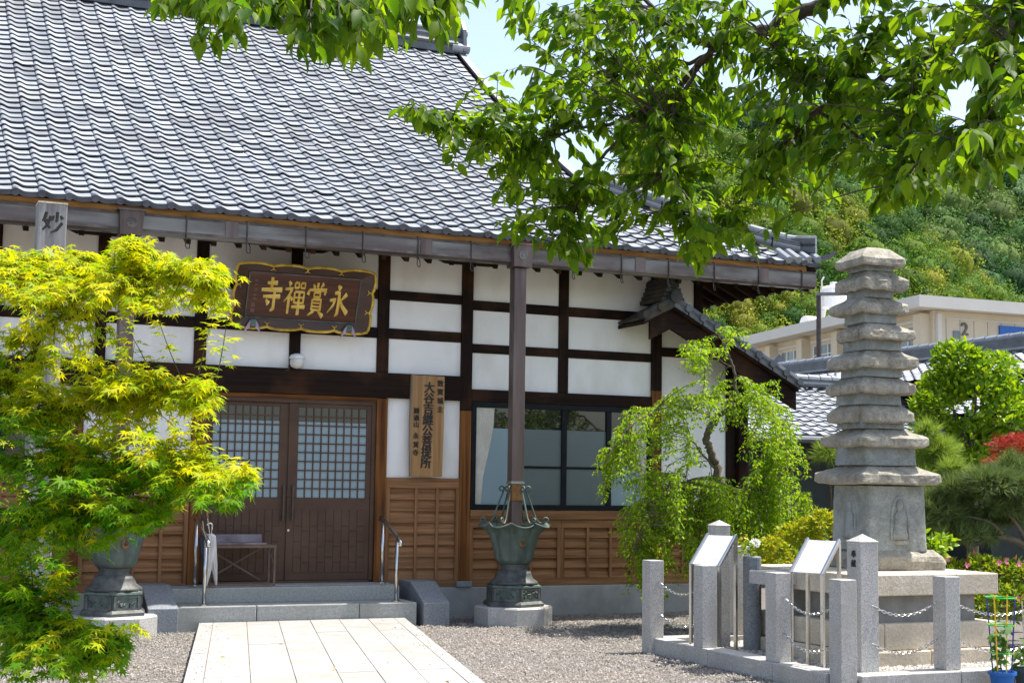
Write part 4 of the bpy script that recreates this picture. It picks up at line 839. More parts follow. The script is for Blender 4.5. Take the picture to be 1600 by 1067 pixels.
umbrella((3.50, 15.80, 0.36), (3.33, 15.62, 1.16), M['umb_white'], 'pale cream umbrella leaning in front of the bench', M['cane'], Vector((0.8, -0.6, 0)))
umbrella((3.42, 15.84, 0.36), (3.29, 15.66, 1.13), M['umb_navy'], 'dark navy umbrella leaning behind the cream umbrella', M['iron'], Vector((1, 0, 0)))
umbrella((3.37, 15.72, 0.36), (3.40, 15.66, 1.02), M['umb_white'], 'off white umbrella standing upright behind the handrail post', M['steel'], Vector((-1, 0, 0)))

# ------------------------------------------------------------------ weathered sign post behind the maple
mp_ = thing('sign_post', 'tall weathered grey wooden post with black brushed characters behind the maple', 'sign post', (1.365, 13.45, G))
pw = 0.125
MB().box(1.365 - pw, 1.365 + pw, 13.4, 13.65, G - 0.05, 3.98).build('shaft', M['grey_wood'], mp_, bevel=0.008)
MB().box(1.365 - pw - 0.004, 1.365 + pw + 0.004, 13.396, 13.654, 3.98, 3.996).build('cap', M['pedestal'], mp_)
k = MB()
for s_ in KANJI['myo']: ribbon(k, [(a, b, c * 1.55) for a, b, c in s_], lambda x, y, w: Vector((1.365 + (x - 0.5) * 0.19, 13.399 - w, 3.81 + (y - 0.5) * 0.20)), 0.002)
k.build('character', M['ink'], mp_)
k = MB()
for s_ in KANJI['zen']: ribbon(k, [(a, b, c * 1.6) for a, b, c in s_], lambda x, y, w: Vector((1.365 + (x - 0.5) * 0.18, 13.399 - w, 2.90 + (y - 0.5) * 0.22)), 0.002)
k.build('character', M['ink'], mp_)

# ------------------------------------------------------------------ fenced stone pagoda
KT = 0.06                  # top of the granite kerb
fx, fy = 7.06, 9.42
kerb = thing('granite_kerb', 'low granite kerb around the stone pagoda', 'kerb', (fx, fy, G))
for y0, y1 in ((fy + 0.09, 10.24), (10.246, 11.26), (11.266, 12.25)): MB().box(fx - 0.11, fx + 0.11, y0, y1, G - 0.05, KT).build('kerb_stone', M['granite'], kerb, bevel=0.008)
for x0, x1 in ((7.06, 8.2), (8.206, 9.4), (9.406, 10.8)): MB().box(x0, x1, 12.27, 12.45, G - 0.05, KT - 0.004).build('kerb_stone', M['granite'], kerb, bevel=0.008)
for x0, x1 in ((fx + 0.09, 8.14), (8.146, 9.4), (9.406, 10.8)): MB().box(x0, x1, fy - 0.11, fy + 0.11, G - 0.05, KT - 0.002).build('kerb_stone', M['granite'], kerb, bevel=0.008)
pe = MB().add([(fx + 0.1, fy + 0.1, 0.0), (10.8, fy + 0.1, 0.0), (10.8, 12.3, 0.0), (fx + 0.1, 12.3, 0.0)], [(0, 1, 2, 3)]).build('pebble_bed', M['gravel_bed']); tag(pe, kind='structure')
NP = 12000; sx_, sy_ = npr.uniform(fx + 0.12, 9.8, NP), npr.uniform(fy + 0.12, 12.26, NP); ss = npr.uniform(0.007, 0.016, NP)
V = ((octv[None] + npr.normal(0, 0.18, (NP, 5, 3))) * npr.uniform(0.7, 1.3, (NP, 1, 3)) * ss[:, None, None]); V[..., 0] += sx_[:, None]; V[..., 1] += sy_[:, None]; V[..., 2] += 0.005
M['pebble'] = mat('pale_pebble', (0.30, 0.28, 0.25), (0.45, 0.43, 0.39), 0.85, (14, 14, 14), rvar=0.45)
tag(np_obj('pebbles', V.reshape(-1, 3), (octf[None] + (np.arange(NP) * 5)[:, None, None]).reshape(-1, 3), M['pebble']), 'pale pebbles spread inside the granite kerb', 'pebbles', kind='stuff')
def gpost(x, y, z0, z1, lab, w=0.155, cap=None):
    t = thing('granite_post', lab, 'stone post', (x, y, z0), 'granite posts around the pagoda')
    MB().box(x - w / 2, x + w / 2, y - w / 2, y + w / 2, z0, z1).build('shaft', M['granite'], t, bevel=0.006)
    if cap:
        b = MB(); q = w / 2 + 0.004; b.add([(x - q, y - q, z1), (x + q, y - q, z1), (x + q, y + q, z1), (x - q, y + q, z1), (x, y, z1 + cap)], [(0, 1, 2, 3)[::-1], (0, 1, 4), (1, 2, 4), (2, 3, 4), (3, 0, 4)]); b.build('pyramid_cap', M['granite'], t)
    return t
gpost(6.97, 12.29, G - 0.05, 0.80, 'granite post at the left end of the kerb, nearest the urn')
gpost(7.03, 11.43, KT, 0.80, 'granite post standing in front of the left reading panel')
gpost(fx, 10.31, KT, 0.80, 'granite post between the two reading panels')
gpost(fx, fy, G - 0.05, 0.80, 'granite post at the front corner of the kerb')
gpost(8.12, fy + 0.03, KT, 0.81, 'granite post in front of the stone pedestal, right of the inscribed post')
gpost(9.45, 11.55, 0.0, 0.95, 'granite post behind the right end of the pedestal', 0.17)
gpost(8.0, 12.36, KT, 0.93, 'granite post at the back of the kerb left of the round pillar')
gpost(7.45, 11.86, 0.0, 1.15, 'taller pointed granite post behind the left reading panel', 0.155, 0.05)
tp = gpost(7.37, fy + 0.15, 0.0, 1.09, 'taller pointed granite post with carved black writing', 0.178, 0.06)
glyphs('lettering', M['ink'], [(c, 0.062, (7.37 - 0.091, fy + 0.145, 0.99 - 0.075 * i), (0, -1, 0), (0, 0, 1)) for i, c in enumerate('奉献')], tp, 0.002)
gpost(9.3, fy + 0.03, KT, 0.81, 'granite post at the right edge behind the potted plants')
# chains
def chain(a, b, sag, lab):
    a, b = Vector(a), Vector(b); L_ = (b - a).length; n_ = max(6, int(L_ / 0.030)); mb = MB()
    P_ = [a.lerp(b, i / n_) - Vector((0, 0, sag * 4 * (i / n_) * (1 - i / n_))) for i in range(n_ + 1)]
    for i in range(n_):
        p, q = P_[i], P_[i + 1]; d = (q - p).normalized(); s_ = d.cross(Vector((0, 0, 1))).normalized(); v = s_.cross(d)
        if i % 2: s_, v = v, s_
        c = (p + q) / 2; l = (q - p).length * 0.72
        ring = [c + d * (l * math.cos(t)) + s_ * (0.0105 * math.sin(t)) for t in np.linspace(0, 2 * math.pi, 9)]
        mb.tube(ring, 0.0042, 4, caps=False)
    tag(mb.build('chain', M['steel']), lab, 'chain', 'chains between the granite posts')
for z, w_ in ((0.60, 'upper'), (0.30, 'lower')):
    chain((6.99, 12.21, z), (fx, 11.51, z), 0.10, w_ + ' chain between the left end post and the left reading panel')
    chain((fx, 10.23, z), (fx, fy + 0.08, z), 0.11, w_ + ' chain hanging in front of the right reading panel')
    chain((7.40, fy + 0.06, z - 0.02), (8.04, fy + 0.06, z + 0.0), 0.09, w_ + ' chain hanging in front of the stone pedestal')
    chain((8.20, fy + 0.06, z), (9.24, fy + 0.06, z), 0.12, w_ + ' chain hanging behind the blue flower pot')
# reading panels on stainless legs, turned to the path
def reader(p, q, lab):
    p, q = Vector(p), Vector(q); p.z = q.z = (p.z + q.z) / 2; tn = (q - p); tn.normalize(); e = Vector((-tn.y, tn.x, 0)); e = e if e.x > 0 else -e
    hi = e * 0.25 + Vector((0, 0, 0.262)); t = thing('reading_panel', lab, 'sign', (p.x, p.y, 0), 'slanted reading panels by the pagoda')
    for s_ in (p, q):
        f_ = s_ + hi; MB().beam((s_.x, s_.y, 0), (s_.x, s_.y, s_.z), 0.03, 0.026, up=tn).build('leg', M['steel'], t); MB().beam((f_.x, f_.y, 0), (f_.x, f_.y, f_.z - 0.02), 0.03, 0.026, up=tn).build('leg', M['steel'], t)
        MB().beam(s_ - hi * 0.05, f_ + hi * 0.05, 0.028, 0.036).build('side_rail', M['steel'], t, bevel=0.006)
    m_ = tn * 0.016; n_ = hi.cross(tn).normalized(); n_ = n_ if n_.z > 0 else -n_
    MB().extrude([p + m_ + n_ * .004, q - m_ + n_ * .004, q - m_ + hi + n_ * .004, p + m_ + hi + n_ * .004], n_ * -0.012).build('plate', M['panel_face'], t)
reader(at(1080, 880, 13.40), at(1124, 884, 13.17), 'slanted stainless reading panel behind the second granite post from the left')
reader(at(1236, 893, 12.15), at(1285, 896, 11.93), 'slanted stainless reading panel nearest the inscribed post')
# offering table, round pillar with flowers
ot = thing('offering_table', 'small granite offering table behind the right reading panel', 'stone table', (7.85, 11.1, 0))
MB().box(7.42, 8.26, 10.98, 11.3, 0.64, 0.755).build('top', M['granite'], ot, bevel=0.006); MB().box(7.62, 7.70, 11.02, 11.26, 0.0, 0.639).build('leg', M['granite'], ot, bevel=0.006)
MB().box(7.702, 8.02, 11.05, 11.24, 0.0, 0.638).build('core', M['pedestal_dark'], ot); MB().box(8.022, 8.10, 11.02, 11.26, 0.0, 0.639).build('leg', M['granite'], ot, bevel=0.006)
fp = thing('flower_pillar', 'round granite pillar holding a white peony and yellow flowers', 'pillar', (7.62, 11.55, 0))
MB().lathe((7.62, 11.55, 0), [(0.085, 0), (0.085, 0.86), (0.078, 0.87), (0, 0.871)], 28).build('shaft', M['granite_blue'], fp, smooth=False)
# ------------------------------------------------------------------ pedestal
ped = thing('stone_pedestal', 'squared sandstone pedestal carrying the old stone pagoda', 'pedestal', (8.5, 10.9, 0))
for x0, x1 in ((7.72, 7.915), (7.918, 8.79), (8.793, 9.27)): MB().box(x0, x1, 10.10, 11.75, 0.60, 0.782).build('top_slab', M['pedestal'], ped, bevel=0.01)
MB().box(7.88, 9.10, 10.22, 11.6, 0.36, 0.60).build('core', M['pedestal_dark'], ped)
for x0, x1 in ((7.72, 8.02), (8.024, 8.83), (8.834, 9.25)): MB().box(x0, x1, 10.12, 11.7, 0.135, 0.36).build('lower_stone', M['pedestal'], ped, bevel=0.012)
for x0, x1 in ((7.66, 8.5), (8.504, 9.3)): MB().box(x0, x1, 10.09, 11.75, -0.05, 0.131).build('base_stone', M['pedestal'], ped, bevel=0.014)

# ------------------------------------------------------------------ the stone pagoda
from mathutils import noise as mn
pg = thing('stone_pagoda', 'weathered nine tiered stone pagoda with seated figures carved on its body', 'pagoda', (8.58, 10.92, 0.79))
PD = 13.4; ROT = math.radians(-5)
def stone(name, m, cx, cy, prof_, seed, amp=0.012, n_=104, chips=0, sub=3, wear=0.03, flare=0.0):
    """a squared stone: rings of a square outline, roughened, with worn corners and broken edges"""
    pr = []
    for (r0, z0), (r1, z1) in zip(prof_[:-1], prof_[1:]):
        for t in range(sub): pr.append((r0 + (r1 - r0) * t / sub, z0 + (z1 - z0) * t / sub))
    pr.append(prof_[-1]); vs = []; rr_ = random.Random(int(seed * 10)); smax = max(r for r, z in pr); q4 = n_ // 4
    bites = [(rr_.uniform(0, n_), rr_.uniform(2, 7), rr_.uniform(0.02, 0.07)) for _ in range(chips)]
    for r, z in pr:
        for k in range(n_):
            side, t = divmod(k, q4); t = 2 * t / q4 - 1
            x, y = [(t, -1), (1, t), (-t, 1), (-1, -t)][side]
            corner = max(0, abs(t) - 0.9) / 0.1; x, y = x * r * (1 - wear * corner), y * r * (1 - wear * corner)
            bite = sum(d * max(0, 1 - abs((k - b0 + n_ / 2) % n_ - n_ / 2) / w) for b0, w, d in bites) * (r / smax) ** 3
            sc_ = 1 - bite / max(r, 0.05)
            big = mn.noise_vector(Vector((x * 3.2 + seed, y * 3.2 - seed, z * 3))) * amp; fine = mn.noise_vector(Vector((x * 14 + seed, y * 14, z * 14))) * amp * 0.55 + mn.noise_vector(Vector((x * 38 + seed, y * 38, z * 38))) * amp * 0.35
            x, y = x * sc_ + big.x + fine.x, y * sc_ + big.y + fine.y
            X, Y = x * math.cos(ROT) - y * math.sin(ROT), x * math.sin(ROT) + y * math.cos(ROT)
            vs.append((cx + X, cy + Y, z + (big.z + fine.z) * 0.7 + flare * max(0, abs(t) - 0.55) ** 2 * (r / smax) ** 2))
    m2 = len(pr)
    b = MB().add(vs, [(i * n_ + k, i * n_ + (k + 1) % n_, (i + 1) * n_ + (k + 1) % n_, (i + 1) * n_ + k) for i in range(m2 - 1) for k in range(n_)] + [tuple(range(n_ - 1, -1, -1)), tuple((m2 - 1) * n_ + k for k in range(n_))])
    return b.build(name, m, pg, smooth=False)
tiers = [(388, 421, 1305, 1413), (422, 460, 1305, 1420), (463, 496, 1296, 1418), (503, 537, 1298, 1428), (545, 581, 1292, 1434), (586, 620, 1287, 1431), (629, 664, 1285, 1424), (666, 702, 1280, 1449), (722, 759, 1272, 1468)]
necks = [0.30, 0.31, 0.35, 0.39, 0.405, 0.43, 0.445, 0.53, 0.59]
ZC = [(at(1370, a, PD).z, at(1370, b, PD).z) for a, b, l, r in tiers]
for i, (a, b, l, r) in enumerate(tiers):
    c = at((l + r) / 2 + (2 if i == 6 else 0), (a + b) / 2, PD); s_ = (r - l) * 0.00413 * 0.5 * 1.07; zt, zb = ZC[i]; h = zt - zb; nk = necks[i] / 2; up_n = (necks[i - 1] / 2) * 1.05 if i else 0.07
    if i: prf = [(nk * 0.7, zb + h * 0.16), (nk * 1.05, zb + h * 0.13), (s_ * 0.93, zb + h * 0.05), (s_, zb + h * 0.13), (s_ * 0.99, zb + h * 0.44), (s_ * 0.94, zb + h * 0.50), (up_n * 1.12, zb + h * 0.68), (up_n * 0.7, zt)]
    else: prf = [(nk * 0.7, zb + 0.02), (nk * 1.05, zb + 0.015), (s_ * 0.96, zb), (s_, zb + h * 0.10), (s_ * 0.985, zb + h * 0.34), (s_ * 0.55, zb + h * 0.86), (s_ * 0.2, zt)]
    stone('roof_stone', M['pagoda'], c.x, c.y, prf, i * 7.3 + 1, 0.012 if i else 0.007, chips=(0, 7, 9, 8, 6, 7, 10, 6, 6)[i], flare=0.06)
    if i < 8:
        zt2 = ZC[i + 1][0]; c2 = at((tiers[i + 1][2] + tiers[i + 1][3] + l + r) / 4, b, PD); lo = zt2 - 0.03
        stone('tier_block', M['pagoda_blue'], c2.x, c2.y, [(nk * 1.04, lo), (nk * 1.03, lo + 0.01), (nk * 0.99, zb + 0.035), (nk * 0.5, zb + 0.04)], i * 3.1 + 40, 0.007, sub=3)
zb9 = ZC[8][1]; c = at(1373, 808, PD); zbody0 = at(1373, 858, PD).z
body = stone('body_stone', M['pagoda_blue'], c.x, c.y, [(0.318, zbody0), (0.318, zbody0 + 0.02), (0.30, zb9), (0.2, zb9 + 0.012)], 77, 0.008, sub=12)
c = at(1380, 878, PD)
stone('base_stone', M['pagoda'], c.x, c.y, [(0.40, 0.782), (0.41, 0.79), (0.415, 0.86), (0.40, zbody0 - 0.05), (0.33, zbody0 + 0.005), (0.2, zbody0 + 0.006)], 91, 0.014, sub=4, chips=4)
# carved niches with seated figures on the two visible sides
bc = at(1373, 808, PD); hz = zbody0 + 0.06
for nrm, tan, off in ((Vector((0, -1, 0)), Vector((1, 0, 0)), 0.02), (Vector((-1, 0, 0)), Vector((0, -1, 0)), 0.0)):
    rm = Matrix.Rotation(ROT, 3, 'Z'); nrm, tan = rm @ nrm, rm @ tan; o_ = Vector((bc.x, bc.y, hz)) + tan * off + nrm * 0.318
    rim = []
    for t in np.linspace(0, 1, 26):
        a = math.pi * (1 - t)
        rim.append(o_ + tan * (0.095 * math.cos(a)) * (1 if True else 0) + Vector((0, 0, 0.10 + 0.33 * math.sin(a) ** 0.75)) - nrm * (0.004 + 0.016 * math.sin(a)))
    rim = [o_ + tan * -0.095 + Vector((0, 0, 0.04)) - nrm * 0.0] + rim + [o_ + tan * 0.095 + Vector((0, 0, 0.04)) - nrm * 0.0]
    MB().tube(rim, 0.014, 6).build('niche_rim', M['pagoda_blue'], body, smooth=True)
    fg = MB(); n_ = 20
    pr = [(0.02, 0.0, 0.0), (0.085, 0.01, 0.03), (0.09, 0.05, 0.035), (0.075, 0.09, 0.03), (0.06, 0.14, 0.028), (0.062, 0.20, 0.03), (0.055, 0.24, 0.028), (0.025, 0.265, 0.018), (0.02, 0.275, 0.016), (0.03, 0.295, 0.024), (0.034, 0.32, 0.028), (0.028, 0.35, 0.022), (0.008, 0.37, 0.006)]
    vs = []
    for r, z, dd in pr:
        for k in range(n_):
            a = 2 * math.pi * k / n_; vs.append(o_ - nrm * 0.012 + tan * (r * math.cos(a)) + nrm * (dd * max(-0.2, math.sin(a))) + Vector((0, 0, 0.035 + z)))
    fg.add(vs, [(i * n_ + k, i * n_ + (k + 1) % n_, (i + 1) * n_ + (k + 1) % n_, (i + 1) * n_ + k) for i in range(len(pr) - 1) for k in range(n_)] + [tuple(range(n_))])
    fg.build('carved_figure', M['pagoda_blue'], body, smooth=True)
    MB().lathe((0, 0, 0), [(0.10, 0), (0.105, 0.015), (0.10, 0.035), (0.08, 0.04)], 20).build('carved_seat', M['pagoda'], body).matrix_basis = Matrix.Translation(o_ - nrm * 0.075)

# ------------------------------------------------------------------ foliage tools
def unit(a): return a / np.maximum(np.linalg.norm(a, axis=-1, keepdims=True), 1e-9)
def frames(D, N):
    x = unit(D); z = unit(N - x * np.sum(N * x, -1, keepdims=True)); y = np.cross(z, x); return np.stack([x, y, z], -1)   # columns
def scatter(tv, tt, P, D, N, S):
    F = frames(D, N); V = np.einsum('nij,vj->nvi', F, tv) * S[:, None, None] + P[:, None, :]
    T = tt[None] + (np.arange(len(P)) * len(tv))[:, None, None]
    return V.reshape(-1, 3), T.reshape(-1, 3)
def strip_leaf(xs, ws, zs, fold):
    v = []; t = []
    for x, w, z in zip(xs, ws, zs): v += [(x, 0, z), (x, w, z + fold * w), (x, -w, z + fold * w)]
    for i in range(len(xs) - 1):
        a, b = i * 3, i * 3 + 3
        t += [(a, b, b + 1), (a, b + 1, a + 1), (a, b + 2, b), (a, a + 2, b + 2)]
    t = [q for q in t if len(set(tuple(v[k]) for k in q)) == 3]
    return np.array(v, float), np.array(t)
CHERRY = strip_leaf([0, .10, .30, .55, .80, 1.0], [.006, .03, .205, .225, .115, 0], [0, 0, -.01, -.05, -.13, -.25], .35)
SMALL = strip_leaf([0, .45, 1.0], [.02, .24, 0], [0, 0, -.14], .3)
ROUND = strip_leaf([0, .25, .6, .9, 1.0], [.03, .24, .26, .1, 0], [0, .02, 0, -.06, -.1], .25)
def palmate(lobes, inner=0.36, droop=0.25, narrow=1.0):
    v = [(0, 0, 0)]; k = len(lobes)
    for i, (a, l) in enumerate(lobes):
        a = math.radians(a); v.append((l * math.cos(a), l * math.sin(a) * narrow, -droop * l * l))
        if i < k - 1:
            b = math.radians((lobes[i][0] + lobes[i + 1][0]) / 2); v.append((inner * math.cos(b), inner * math.sin(b) * narrow, -0.02))
    t = [(0, i, i + 1) for i in range(1, len(v) - 1)]
    # shoulders make each lobe a blade rather than a spike
    return np.array(v, float), np.array(t)
MAPLE = palmate([(-128, .5), (-88, .8), (-44, .98), (0, 1.1), (44, .98), (88, .8), (128, .5)], 0.34)
LACE = palmate([(-100, .7), (-60, .9), (-25, 1.0), (0, 1.1), (25, 1.0), (60, .9), (100, .7)], 0.16, 0.35)
def V3(p): return np.array([p.x, p.y, p.z])
def path_pts(g, k=6):
    """guide points (px, py, depth, radius) -> smooth world points and radii"""
    P = [V3(at(a, b, c)) for a, b, c, r in g]; R_ = [q[3] for q in g]; out, rr = [], []
    for i in range(len(P) - 1):
        p0, p1, p2, p3 = P[max(0, i - 1)], P[i], P[i + 1], P[min(len(P) - 1, i + 2)]
        for j in range(k):
            t = j / k; out.append(0.5 * ((2 * p1) + (-p0 + p2) * t + (2 * p0 - 5 * p1 + 4 * p2 - p3) * t * t + (-p0 + 3 * p1 - 3 * p2 + p3) * t ** 3)); rr.append(R_[i] + (R_[i + 1] - R_[i]) * t)
    return out + [P[-1]], rr + [R_[-1]]
def make_tree(root, guides, blobs, leafmat, bark, tmpl, size, per, style, seed, singles=0, twig_r=0.0028, span=0.28, spread=0.35, reach=1.0, dens=1.0, draw=True):
    rg = np.random.default_rng(seed); skel = []; 
    for gi, g in enumerate(guides):
        P, R_ = path_pts(g)
        P2 = [p + rg.normal(0, R_[i] * 0.35, 3) for i, p in enumerate(P)]
        if draw: MB().tube(P2, R_, 8).build('trunk' if gi == 0 else 'limb', bark, root, smooth=True)
        skel += [p for p in P2[2:]]
    skel = np.array(skel); tw = MB(); LP, LD, LN, LS = [], [], [], []
    for (bx, by, rx, ry, dep, cnt) in blobs:
        for _ in range(int(cnt * dens + 0.5)):
            a, r = rg.uniform(0, 6.283), math.sqrt(rg.uniform(0, 1)); e = V3(at(bx + rx * r * math.cos(a), by + ry * r * math.sin(a), dep + rg.normal(0, spread)))
            ds = np.linalg.norm(skel - e, axis=1); near_ = np.argsort(ds)[:6]; s_ = skel[rg.choice(near_)]
            Ld = np.linalg.norm(e - s_)
            mid = (s_ + e) / 2 + rg.normal(0, 0.05 * Ld, 3) + np.array([0, 0, (0.10 if style != 'weep' else 0.2) * Ld])
            ts = np.linspace(0, 1, 7); pts = [(1 - t) ** 2 * s_ + 2 * t * (1 - t) * mid + t * t * e for t in ts]
            if Ld < reach * 0.9: tw.tube(pts, [twig_r * (1.9 - 1.3 * t) for t in ts], 4, caps=False)
            tdir = unit(pts[-1] - pts[-2]); k0 = max(0.0, 1 - span / max(Ld, span))
            for j in range(per):
                t = k0 + (1 - k0) * (j + rg.uniform(0.2, 1.0)) / per; p = (1 - t) ** 2 * s_ + 2 * t * (1 - t) * mid + t * t * e
                h = rg.normal(0, 1, 3); h[2] = 0; h = unit(h)
                if style == 'hang':
                    d = h * rg.uniform(0.4, 1.1) + tdir * 0.6 + np.array([0, 0, -rg.uniform(0.1, 0.95)]); n_ = rg.normal(0, 0.55, 3) + np.array([0, 0, 0.8]) + h * 0.5
                elif style == 'flat':
                    d = h * 0.9 + tdir * 0.5 + np.array([0, 0, -rg.uniform(0.05, 0.55)]); n_ = rg.normal(0, 0.30, 3) + np.array([0, 0, 1.0]); p = p + h * rg.uniform(0, 0.05) + np.array([0, 0, rg.normal(0, .012)])
                else:
                    d = h * 0.8 + np.array([0, 0, rg.uniform(-0.5, 0.6)]); n_ = rg.normal(0, 0.5, 3) + np.array([0, 0, 0.8]) + h * 0.3
                LP.append(p); LD.append(d); LN.append(n_); LS.append(size * rg.uniform(0.7, 1.18))
    LP, LD, LN, LS = np.array(LP), np.array(LD), np.array(LN), np.array(LS)
    if tw.v: tag(tw.build('twigs', bark, root), kind='stuff')
    order = np.argsort(-(LS / np.maximum((LP - np.array(EYE)) @ np.array(FWD), 0.1))); one = order[:singles]; rest = order[singles:]
    if singles:
        me = np_mesh('leaf', tmpl[0], tmpl[1], leafmat); F = frames(LD[one], LN[one])
        for f_, p, s_ in zip(F, LP[one], LS[one]):
            m_ = Matrix([[*(f_[r] * s_), p[r]] for r in range(3)] + [[0, 0, 0, 1]]); inst('leaf', me, root, m_)
    V, T = scatter(tmpl[0], tmpl[1], LP[rest], LD[rest], LN[rest], LS[rest])
    o = np_obj('foliage', V, T, leafmat, root); tag(o, kind='stuff')
    return o

# ------------------------------------------------------------------ hills with their woods
def forest_mat():
    m, N, L, P = nodes('wooded_crowns'); out = N['Material Output']
    at_ = N.new('ShaderNodeAttribute'); at_.attribute_name = 'tint'; g_ = N.new('ShaderNodeNewGeometry'); mr = N.new('ShaderNodeMapRange'); mr.inputs['To Min'].default_value = 0.6; mr.inputs['To Max'].default_value = 1.45
    L.new(g_.outputs['Random Per Island'], mr.inputs['Value']); hs = N.new('ShaderNodeHueSaturation'); L.new(mr.outputs[0], hs.inputs['Value']); L.new(at_.outputs['Color'], hs.inputs['Color'])
    L.new(hs.outputs['Color'], P.inputs['Base Color']); P.inputs['Roughness'].default_value = 0.8; P.inputs['Specular IOR Level'].default_value = 0.15
    t = N.new('ShaderNodeBsdfTranslucent'); L.new(hs.outputs['Color'], t.inputs['Color']); mx = N.new('ShaderNodeMixShader'); mx.inputs['Fac'].default_value = 0.25
    L.new(P.outputs[0], mx.inputs[1]); L.new(t.outputs[0], mx.inputs[2]); L.new(mx.outputs[0], out.inputs['Surface']); return m
M['forest'] = forest_mat()
def hill(name, ridge, d0, d1, ybase, ntree, rad, palette, seed, label, nq=230):
    rg = np.random.default_rng(seed); rp = np.array(ridge, float)
    def surf(px, t):
        ry = np.interp(px, rp[:, 0], rp[:, 1]); return at(px, ybase + (ry - ybase) * t ** 0.85, d0 + (d1 - d0) * t)
    pxs = np.linspace(rp[0, 0], rp[-1, 0], 70); ts = np.linspace(0, 1, 24); V = []
    for t in ts:
        for p in pxs: q = surf(p, t); V.append((q.x, q.y, q.z - 2.0 - 1.5 * (t == 0) * 6))
    for p in pxs: q = surf(p, 1.0); V.append((q.x + 40, q.y + 90, q.z - 70))
    n_ = len(pxs); T = []
    for i in range(len(ts)):
        for j in range(n_ - 1): a = i * n_ + j; T += [(a, a + 1, a + n_ + 1), (a, a + n_ + 1, a + n_)]
    tag(np_obj(name, V, T, M['hill'], smooth=True), kind='structure')
    cs, cr, ct = [], [], []; tries = 0
    while len(cs) < ntree and tries < ntree * 40:
        tries += 1; px = rg.uniform(rp[0, 0], rp[-1, 0]); t = rg.uniform(0, 1) ** 0.9; q = V3(surf(px, t)); r0 = rad * rg.uniform(0.6, 1.4) * (0.55 + 0.45 * t)
        if cs:
            A_ = np.array(cs); dd = np.linalg.norm(A_ - q, axis=1)
            if np.any(dd < 0.62 * (np.array(cr) + r0)): continue
        cs.append(q); cr.append(r0)
        k = mn.noise(Vector((q[0] * 0.02, q[1] * 0.02, seed))) * 0.9 + rg.normal(0, 0.36); ct.append(palette[int(np.clip((k + 0.75) / 1.5 * len(palette), 0, len(palette) - 1))])
    ntree = len(cs); print(name, ntree)
    cs, cr, ct = np.array(cs), np.array(cr), np.array(ct)
    # crowns: leaf clumps over lumpy domes, and a dark heart so that no ground shows through
    dirs = unit(rg.normal(0, 1, (ntree, nq, 3))); dirs[..., 2] = np.abs(dirs[..., 2]) * 1.1 - 0.25; dirs = unit(dirs)
    lump = 1 + 0.30 * np.sin(dirs[..., 0] * 5 + cs[:, None, 0]) * np.sin(dirs[..., 1] * 5 + cs[:, None, 1]) + 0.15 * np.sin(dirs[..., 2] * 11 + cs[:, None, 2])
    rr = cr[:, None] * lump * rg.uniform(0.82, 1.08, (ntree, nq)); C = cs[:, None] + dirs * rr[..., None] * np.array([1, 1, 1.0])
    Nn = unit(dirs + rg.normal(0, 0.3, dirs.shape)).reshape(-1, 3); Dd = unit(rg.normal(0, 1, Nn.shape)); C = C.reshape(-1, 3)
    sz = np.repeat(cr, nq) * rg.uniform(0.065, 0.14, len(C)); tv = np.array([(-.5, 0, 0), (0, -.42, .12), (.5, 0, 0), (0, .42, .12)]); tt = np.array([(0, 1, 2), (0, 2, 3)])
    V, T = scatter(tv, tt, C, Dd, Nn, sz); tint = np.repeat(np.repeat(ct, nq, 0), 4, 0)
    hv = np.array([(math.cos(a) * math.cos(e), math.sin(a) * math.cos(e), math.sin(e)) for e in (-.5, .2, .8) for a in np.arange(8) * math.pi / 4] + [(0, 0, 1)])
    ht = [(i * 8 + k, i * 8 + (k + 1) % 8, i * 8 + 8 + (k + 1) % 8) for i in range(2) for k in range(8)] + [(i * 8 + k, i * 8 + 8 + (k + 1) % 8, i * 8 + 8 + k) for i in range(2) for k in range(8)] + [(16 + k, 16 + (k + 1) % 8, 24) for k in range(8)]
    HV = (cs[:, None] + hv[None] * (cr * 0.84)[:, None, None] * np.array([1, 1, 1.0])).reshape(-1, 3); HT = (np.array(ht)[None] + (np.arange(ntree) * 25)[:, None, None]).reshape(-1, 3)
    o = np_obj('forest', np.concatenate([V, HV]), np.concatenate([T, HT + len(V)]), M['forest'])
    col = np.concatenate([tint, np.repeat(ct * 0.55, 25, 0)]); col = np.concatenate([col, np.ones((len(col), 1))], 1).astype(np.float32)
    ca_ = o.data.color_attributes.new('tint', 'FLOAT_COLOR', 'POINT'); ca_.data.foreach_set('color', col.ravel())
    tag(o, label, 'forest', kind='stuff')
YEL = [(0.04, 0.11, 0.016), (0.065, 0.155, 0.019), (0.10, 0.205, 0.021), (0.15, 0.25, 0.023), (0.205, 0.28, 0.025), (0.25, 0.295, 0.027), (0.28, 0.29, 0.03)]
GRN = [(0.035, 0.095, 0.036), (0.05, 0.125, 0.04), (0.07, 0.16, 0.042), (0.09, 0.195, 0.045), (0.115, 0.215, 0.048), (0.15, 0.23, 0.05)]
hill('wooded_spur', [(980, 195), (1080, 200), (1180, 235), (1260, 275), (1340, 320), (1420, 360), (1490, 410), (1560, 470), (1660, 560), (1720, 640)], 128, 190, 700, 430, 2.9, YEL, 3, 'yellow green blossoming woods covering the near hillside', 680)
hill('wooded_hill', [(980, 178), (1050, 160), (1200, 155), (1320, 168), (1420, 190), (1490, 218), (1600, 250), (1760, 300), (1950, 420)], 210, 400, 700, 400, 6.6, GRN, 5, 'dark green woods on the higher hill behind', 600)

